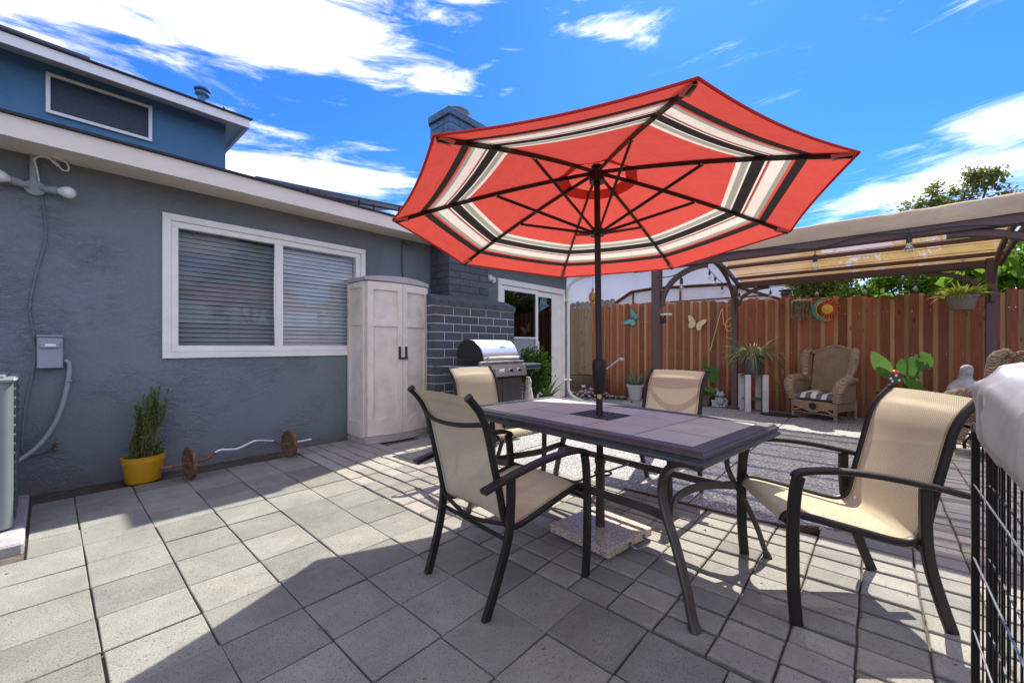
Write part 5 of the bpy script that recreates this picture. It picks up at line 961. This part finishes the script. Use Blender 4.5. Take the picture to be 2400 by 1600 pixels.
m = MB(); O_ = [(.19 * math.cos(a), .19 * math.sin(a)) for a in np.linspace(R(80), R(290), 26)]; I_ = [(.030 + .172 * math.cos(a), .166 * math.sin(a)) for a in np.linspace(R(286), R(84), 26)]
m.prism([(-.006, -x, z) for x, z in O_ + I_], (-.012, 0, 0)); m.build('moon', 'moon_teal', sm, world=False)
m = MB(); m.tube([(-.02, -x * .93, z * .93) for x, z in I_], [.004 + .010 * math.sin(math.pi * k / 25) for k in range(26)], 6, flat=.5); m.build('moon_edge', 'sun_gold', sm, True, world=False)
cs = Vector((-.02, -.02, .0)); m = MB(); m.ball(cs, .082, 10, (.35, 1, 1)); m.ball(cs + Vector((-.028, 0, -.005)), .012, 6); m.ball(cs + Vector((-.024, .025, .02)), .010, 6); m.ball(cs + Vector((-.024, -.025, .02)), .010, 6); m.build('sun_face', 'sun_gold', sm, True, world=False)
for k in range(15):
    a = R(-115 + k * 16.5) ; d = Vector((0, -math.cos(a), math.sin(a))); sd = Vector((0, math.sin(a), math.cos(a))); P = [cs + d * .075, cs + d * .11 + sd * .012, cs + d * .145 - sd * .008, cs + d * .18]; m = MB(); m.tube(crom(P, 3), list(np.linspace(.017, .005, 10)), 6, flat=.5); m.build('ray', 'copper_red', sm, True, world=False)
m = MB(); m.tube(crom([(8.56, 2.42, 1.05), (8.56, 2.33, 1.4), (8.57, 2.23, 1.80), (8.57, 2.20, 1.82), (8.56, 2.19, 1.68), (8.55, 2.17, 1.55), (8.54, 2.10, 1.50), (8.54, 2.02, 1.60), (8.54, 2.06, 1.66), (8.54, 2.14, 1.56), (8.54, 2.12, 1.44), (8.53, 2.05, 1.42), (8.53, 2.04, 1.55), (8.40, 2.0, 1.78)], 6), .0085, 6); tag(m.build('yellow_rope', 'rope', smooth=True), 'yellow rope coiled and hung between fence and pergola post', 'rope')
lt = thing('wind_lantern', 'amber glass lantern hanging beyond the house corner', 'lantern', (7.45, 4.37, 2.1)); m = MB(); m.tube([(0, 0, .22), (0, 0, .50)], .004, 5); m.build('chain', 'black_wire', lt, world=False); m = MB(); m.lathe([(.0, .24), (.02, .22), (.03, .18), (.015, .17), (.05, .14), (.085, .09), (.088, .0), (.07, -.04), (.0, -.045)], 18); m.build('shade', 'amber', lt, True, world=False); m = MB(); m.lathe([(.03, -.05), (.04, -.10), (.0, -.13)], 12); m.build('bell', 'copper_red', lt, True, world=False)
# frog statue
fr = thing('frog_statue', 'small smiling grey green stone frog statue by the pergola post', 'statue', (8.36, 2.19, 0), R(-60)); m = MB()   # local -y faces viewer after turn
m = MB(); m.ball((0, 0, .11), .085, 10, (1, .85, 1.05)); m.ball((0, -.01, .225), .072, 10, (1.15, .9, .72)); m.ball((-.035, -.015, .275), .026, 8); m.ball((.035, -.015, .275), .026, 8); m.ball((-.085, -.03, .05), .045, 8, (1, 1, 1.1)); m.ball((.085, -.03, .05), .045, 8, (1, 1, 1.1)); m.tube([(-.07, -.03, .16), (-.10, -.06, .12), (-.07, -.08, .09)], .018, 8); m.tube([(.07, -.03, .16), (.10, -.06, .12), (.08, -.08, .06)], .018, 8); m.build('body', 'frog_stone', fr, True, world=False)
m = MB(); m.tube(crom([(-.055, -.062, .225), (0, -.078, .205), (.055, -.062, .225)], 5), .004, 6); m.ball((-.035, -.038, .278), .008, 6); m.ball((.035, -.038, .278), .008, 6); m.build('mouth_and_eyes', 'frog_dark', fr, True, world=False); m = MB()
for k in range(11): a = k * .571; m.ball((.10 * math.cos(a), -.02 + .075 * math.sin(a), .018), .026, 6, (1.1, 1, .8))
m.build('pebble_base', 'frog_stone', fr, True, world=False); m = MB(); m.lathe([(.02, .0), (.02, .09), (.035, .09), (.03, .12), (0, .135)], 10, (-.13, -.02, 0)); m.build('mushroom', 'pot_white', fr, True, world=False)
m = MB(); m.lathe([(.022, 0), (.022, .31), (.03, .315), (.03, .33), (0, .33)], 10); cn = m.build('stone_candle', 'pot_white', smooth=True); cn.location = (8.45, 2.28, 0); tag(cn, 'narrow cream post standing behind the frog statue', 'ornament')
# veiled statue: one continuous robed figure
sv = thing('veiled_statue', 'grey stone statue of a veiled robed woman looking down by fence', 'statue', (7.85, -.86, 0), R(200)); m = MB(); prof = [(.17, .05), (.18, .15), (.175, .30), (.165, .45), (.158, .54), (.145, .61), (.112, .665), (.080, .70), (.064, .735), (.064, .78), (.067, .82), (.060, .86), (.036, .888), (0, .897)]
def fold(u, v):
    k = u * (len(prof) - 1); i = min(int(k), len(prof) - 2); f = k - i; r = prof[i][0] * (1 - f) + prof[i + 1][0] * f; z_ = prof[i][1] * (1 - f) + prof[i + 1][1] * f; a = v * 2 * math.pi
    r *= 1 + (.05 * math.sin(a * 9) + .03 * math.sin(a * 5 + 1)) * max(0, 1 - z_ / .75); lean = max(0, (z_ - .7)) * .18; return (r * math.cos(a) * (1.05 if z_ < .7 else 1) + lean, r * math.sin(a) * (1.12 if z_ < .7 else .95), z_)
m.grid(fold, 39, 48); m.tube(crom([(.05, -.15, .60), (.15, -.20, .46), (.19, -.20, .40)], 4), [.05, .048, .045, .042, .04, .036, .032, .026, .02], 8); m.tube(crom([(.05, .15, .60), (.15, .20, .46), (.19, .20, .40)], 4), [.05, .048, .045, .042, .04, .036, .032, .026, .02], 8); m.ball((.058, 0, .805), .050, 10, (.8, .85, 1.1)); m.build('figure', 'statue_grey', sv, True, world=False, ang=80)
m = MB(); m.lathe([(.0, -.0), (.23, 0), (.23, .04), (.21, .05), (0, .05)], 20); m.build('plinth', 'statue_grey', sv, True, world=False)
# pet things near the corner
t = thing('wire_crate', 'small black wire pet crate against the weathered fence', 'pet crate', (8.3, 4.95, 0)); m = MB(); X_, Y_, Z_ = .22, .38, .46
for a in np.linspace(-Y_, Y_, 20): m.tube([(-X_, a, 0), (-X_, a, Z_)], .0022, 4); m.tube([(X_, a, 0), (X_, a, Z_)], .0022, 4); m.tube([(-X_, a, Z_), (X_, a, Z_)], .0022, 4)
for z_ in np.linspace(0, Z_, 7): m.tube([(-X_, -Y_, z_), (-X_, Y_, z_), (X_, Y_, z_), (X_, -Y_, z_)], .003, 4, True)
m.build('wire_mesh', 'black_wire', t, world=False); B(-X_ - .006, -X_ - .003, -.02, .08, .20, .25).build('name_plate', 'label_white', t, world=False); m = MB(); m.box(-X_ + .01, X_ - .01, -Y_ + .01, Y_ - .01, .0, .04); m.build('tray', 'black_plastic', t, world=False)
t = thing('pebble_pile', 'heap of red, white and dark decorative stones by the crate', 'stones', (7.98, 4.75, 0)); rr = np.random.RandomState(2); ms = [MB() for _ in range(4)]
for k in range(420):
    a = rr.uniform(0, 6.28); r = abs(rr.normal()) * .22; z_ = max(0, .20 - r * .45) * rr.uniform(.5, 1); ms[rr.choice(4, p=[.2, .25, .4, .15])].ball((r * math.cos(a), r * 1.7 * math.sin(a), z_ + .01), rr.uniform(.015, .03), 4, (1, rr.uniform(.6, 1.2), .7))
for k, q in enumerate(ms): q.build('stones', 'pebble%d' % k, t, world=False, kind='stuff')
for k, yy in enumerate((4.30, 4.05)):
    t = thing('pet_bowl', 'shiny steel pet bowl in black ring, %s of the two' % ('left' if k == 0 else 'right'), 'pet bowl', (8.05 + .05 * k, yy, 0)); m = MB(); m.lathe([(.12, 0), (.105, .045), (.09, .055), (.09, .05)], 20); m.build('ring', 'black_plastic', t, True, world=False); m = MB(); m.lathe([(.0, .02), (.06, .02), (.088, .058), (.094, .060), (.094, .056)], 20); m.build('bowl', 'steel', t, True, world=False)
# wicker armchairs
def wicker_chair():
    t = thing('wicker_armchair', 'x', 'armchair'); W, D = .305, .31   # local -x faces forward
    m = MB()
    def back(u, v): y = -W * .92 + 2 * W * .92 * v; zt = 1.05 + .075 * math.cos(math.pi * (v - .5)) ** 1.5; z_ = .40 + (zt - .40) * u; return (.20 + .10 * u + .05 * (abs(v - .5) * 2) ** 2 * -1, y, z_)
    m.grid(back, 14, 18); m.grid(lambda u, v: tuple(Vector(back(u, 1 - v)) + Vector((.035, 0, 0))), 14, 18); m.build('back_panel', 'wicker', t, True, world=False)
    m = MB(); m.tube([Vector(back(1, v)) + Vector((.015, 0, .005)) for v in np.linspace(0, 1, 18)], .026, 10); m.build('top_rail', 'wicker', t, True, world=False)
    for s in (-1, 1):
        m = MB(); m.tube(crom([(.25, s * W * .95, 1.03), (.20, s * W * 1.08, 1.06), (.13, s * W * 1.16, 1.0), (.10, s * W * 1.14, .85), (.07, s * W * 1.06, .70), (.02, s * W * 1.02, .63)], 5), [.03] * 4 + [.05] * 4 + [.06] * 6 + [.062] * 6 + [.055] * 6, 12); m.grid(lambda u, v: (.10 + .12 * u, s * W * (1.08 - .1 * u), .45 + .55 * v), 4, 8); m.build('wing', 'wicker', t, True, world=False)
        m = MB(); m.tube(crom([(.18, s * W * 1.08, .60), (.0, s * W * 1.18, .615), (-.20, s * W * 1.24, .60), (-.29, s * W * 1.20, .52), (-.30, s * W * 1.12, .40), (-.28, s * W * 1.06, .30)], 5), [.055] * 6 + [.068] * 6 + [.075] * 4 + [.07] * 4 + [.055] * 6, 12); m.grid(lambda u, v: (-.26 + .46 * u, s * W * 1.1, .28 + .30 * v), 6, 5); m.build('armrest', 'wicker', t, True, world=False)
        for x_ in (-.28, .24): m = MB(); m.tube([(x_, s * W * 1.0, 0), (x_, s * W * 1.0, .30)], [.024, .03], 10); m.build('leg', 'wicker', t, True, world=False)
    m = MB()
    for s in (-1, 1): m.grid(lambda u, v: (-.28 + .54 * u, s * W * 1.02, .14 + .17 * v), 6, 3)
    m.grid(lambda u, v: (-.30, -W * 1.02 + 2.04 * W * u, .13 + (.03 * math.cos((u - .5) * 2 * math.pi) * -1 + .02) + (.18 - (.03 * math.cos((u - .5) * 2 * math.pi) * -1 + .02)) * v), 20, 4); m.box(-.30, .26, -W * 1.02, W * 1.02, .28, .31); m.build('seat_frame', 'wicker', t, True, world=False)
    m = MB(); m.tube(crom([(-.305, -W, .10), (-.305, -W * .5, .155), (-.305, 0, .11), (-.305, W * .5, .155), (-.305, W, .10)], 6), .013, 8); m.tube([(-.308, .07 * math.cos(a), .20 + .065 * math.sin(a)) for a in np.linspace(0, 6.28, 20, endpoint=False)], .010, 6, True); m.tube([(-.29, -W, .09), (-.29, W, .09)], .009, 6); m.build('apron_scroll', 'wicker', t, True, world=False)
    m = MB(); m.lathe([(0, 0), (.052, 0), (.052, .004), (0, .004)], 16, (-.303, 0, .20), M=Matrix.Rotation(R(-90), 4, 'Y')); m.build('medallion', 'interior', t, world=False)
    return t
wc = wicker_chair(); wc['label'] = 'brown wicker wing armchair with striped cushion against the fence'; wc['group'] = 'wicker armchairs'; wc.location = (8.18, .62, 0); wc.rotation_euler = (0, 0, R(-24)); w2 = copy_tree(wc); w2['label'] = 'brown wicker armchair half hidden behind the sling chair and silver cover'; w2.location = (6.45, -1.02, 0); w2.rotation_euler = (0, 0, R(-62))
cu = thing('seat_cushion', 'grey and white striped seat cushion on the wicker armchair', 'cushion', (8.18, .62, .31), R(-24)); m = MB()
def cush(u, v): x = -.30 + .50 * u; y = -.295 + .59 * v; e = min(u, 1 - u, v, 1 - v); return (x, y, .012 + .085 * min(1, e / .12) ** .5 + .012 * math.sin(v * 13 + u * 5))
m.grid(cush, 20, 24); m.box(-.29, .19, -.285, .285, .002, .03, .01); m.build('pad', 'striped_cushion', cu, True, world=False, ang=70)
t = thing('black_tray', 'flat black mat lying on slab left of wicker armchair', 'mat', (7.95, 1.2, 0)); m = MB(); m.lathe([(0, 0), (.26, 0), (.27, .012), (.24, .02), (.22, .010), (0, .010)], 24, sx=.55); m.build('mat', 'black_plastic', t, True, world=False)

# ------------------------------------------------------------------ folded wire pen and silver cover at right edge
def pen(label, y, x0, x1, off):
    t = thing('wire_pen_panel', label, 'pet pen', (x1, y, 0), 0, 'folded wire pen panels'); L2 = x1 - x0; m = MB()
    for x_ in (0, -L2): m.box(x_ - .010, x_ + .010, -.008, .008, 0, .925, .003)
    m.box(-L2 + .011, -.011, -.007, .007, .905, .924, .003); m.box(-L2 + .011, -.011, -.007, .007, .02, .036, .003); m.build('frame', 'frame_black', t, world=False); m = MB()
    for k in range(1, 15): x_ = -off - k * .054; m.tube([(x_, 0, .03), (x_, 0, .91)], .0021, 6)
    m.build('upright_wires', 'black_wire', t, world=False); m = MB()
    for z_ in (.16, .36, .56, .76): m.tube([(-.011, .004, z_), (-L2 + .011, .004, z_)], .0024, 6)
    m.build('cross_wires', 'wire_shiny', t, world=False)
pen('black wire pet pen panel at right edge, nearest to the camera', -.205, .88, 1.70, 0); pen('black wire pet pen panel folded directly behind the nearest panel', -.235, .90, 1.715, .0); pen('black wire pet pen side panel under the far edge of silver cover', -.97, .85, 1.66, .0)
t = thing('silver_cover', 'crumpled silver fabric cover draped over a bundle above the wire pen', 'cover', (1.3, -.6, .93)); m = MB(); rr = np.random.RandomState(9)
def cov(u, v):
    th = (v - .5) * math.pi; ph = u * 2 * math.pi; c_, s_ = math.cos(ph), math.sin(ph); e = .36; sg = lambda q, p: math.copysign(abs(q) ** p, q)
    x = .52 * sg(math.cos(th), .35) * sg(c_, e); y = .42 * sg(math.cos(th), .35) * sg(s_, e); z_ = .125 * sg(math.sin(th), .45)
    wv = .022 * abs(math.sin(x * 9 + y * 6 + 2 + 1.5 * math.sin(y * 7))) * math.cos(y * 8 - x * 5) + .045 * (abs(math.sin(ph * 11 + 1.6 * math.sin(ph * 4))) - .5) * math.cos(th) * (1 - .85 * max(0, min(1, (z_ + .02) / .12)))
    rg_ = .030 * (mnoise.ridged_multi_fractal(Vector((x * 3.1 + y, y * 3.1 - z_ * 2, z_ * 4)), 1., 2., 3, 1., 2.) - .9); wv += rg_
    return (x * (1 + wv), y * (1 + wv), z_ + wv * .8 + (-.04 * max(0, -x) if z_ < 0 else 0))
m.grid(cov, 200, 44); m.build('fabric', 'silver_tarp', t, True, world=False, ang=80); t.location = (1.215, -.605, .965)
m = MB(); m.ball((.50, .405, -.075), .014, 8, (1, .8, .8)); m.tube(crom([(.50, .405, -.07), (.48, .42, -.09), (.485, .42, -.11)], 4), .004, 6); m.build('cord_lock', 'black_plastic', t, True, world=False)

# ------------------------------------------------------------------ garden behind the camera, mirrored in the window panes
rg = thing('rear_fence', 'plain brown board fence behind the camera, seen only in window reflections', 'fence', (2, -7, 0))
y = -6.
while y < 10: m = MB(); m.box(y, y + .135, -7.02, -7.0, -.05, 1.9 + rf.uniform(-.02, .02)); m.build('board', 'fence_weathered', rg); y += .14
tree('broad green tree behind the camera, mirrored in the left window pane', (1.2, -8.6, 0), 3.6, [(-1, 0, 3.4, .9), (.6, 0, 3.6, 1.0), (0, .2, 4.3, .9)], 3000, (.12, .22), 'leaf_small')
tree('green tree behind the camera, mirrored in the right window pane', (5.4, -8.8, 0), 3.8, [(-.8, 0, 3.2, .9), (.8, 0, 3.5, 1.0), (0, 0, 4.5, .8)], 3000, (.12, .22), 'leaf_small')
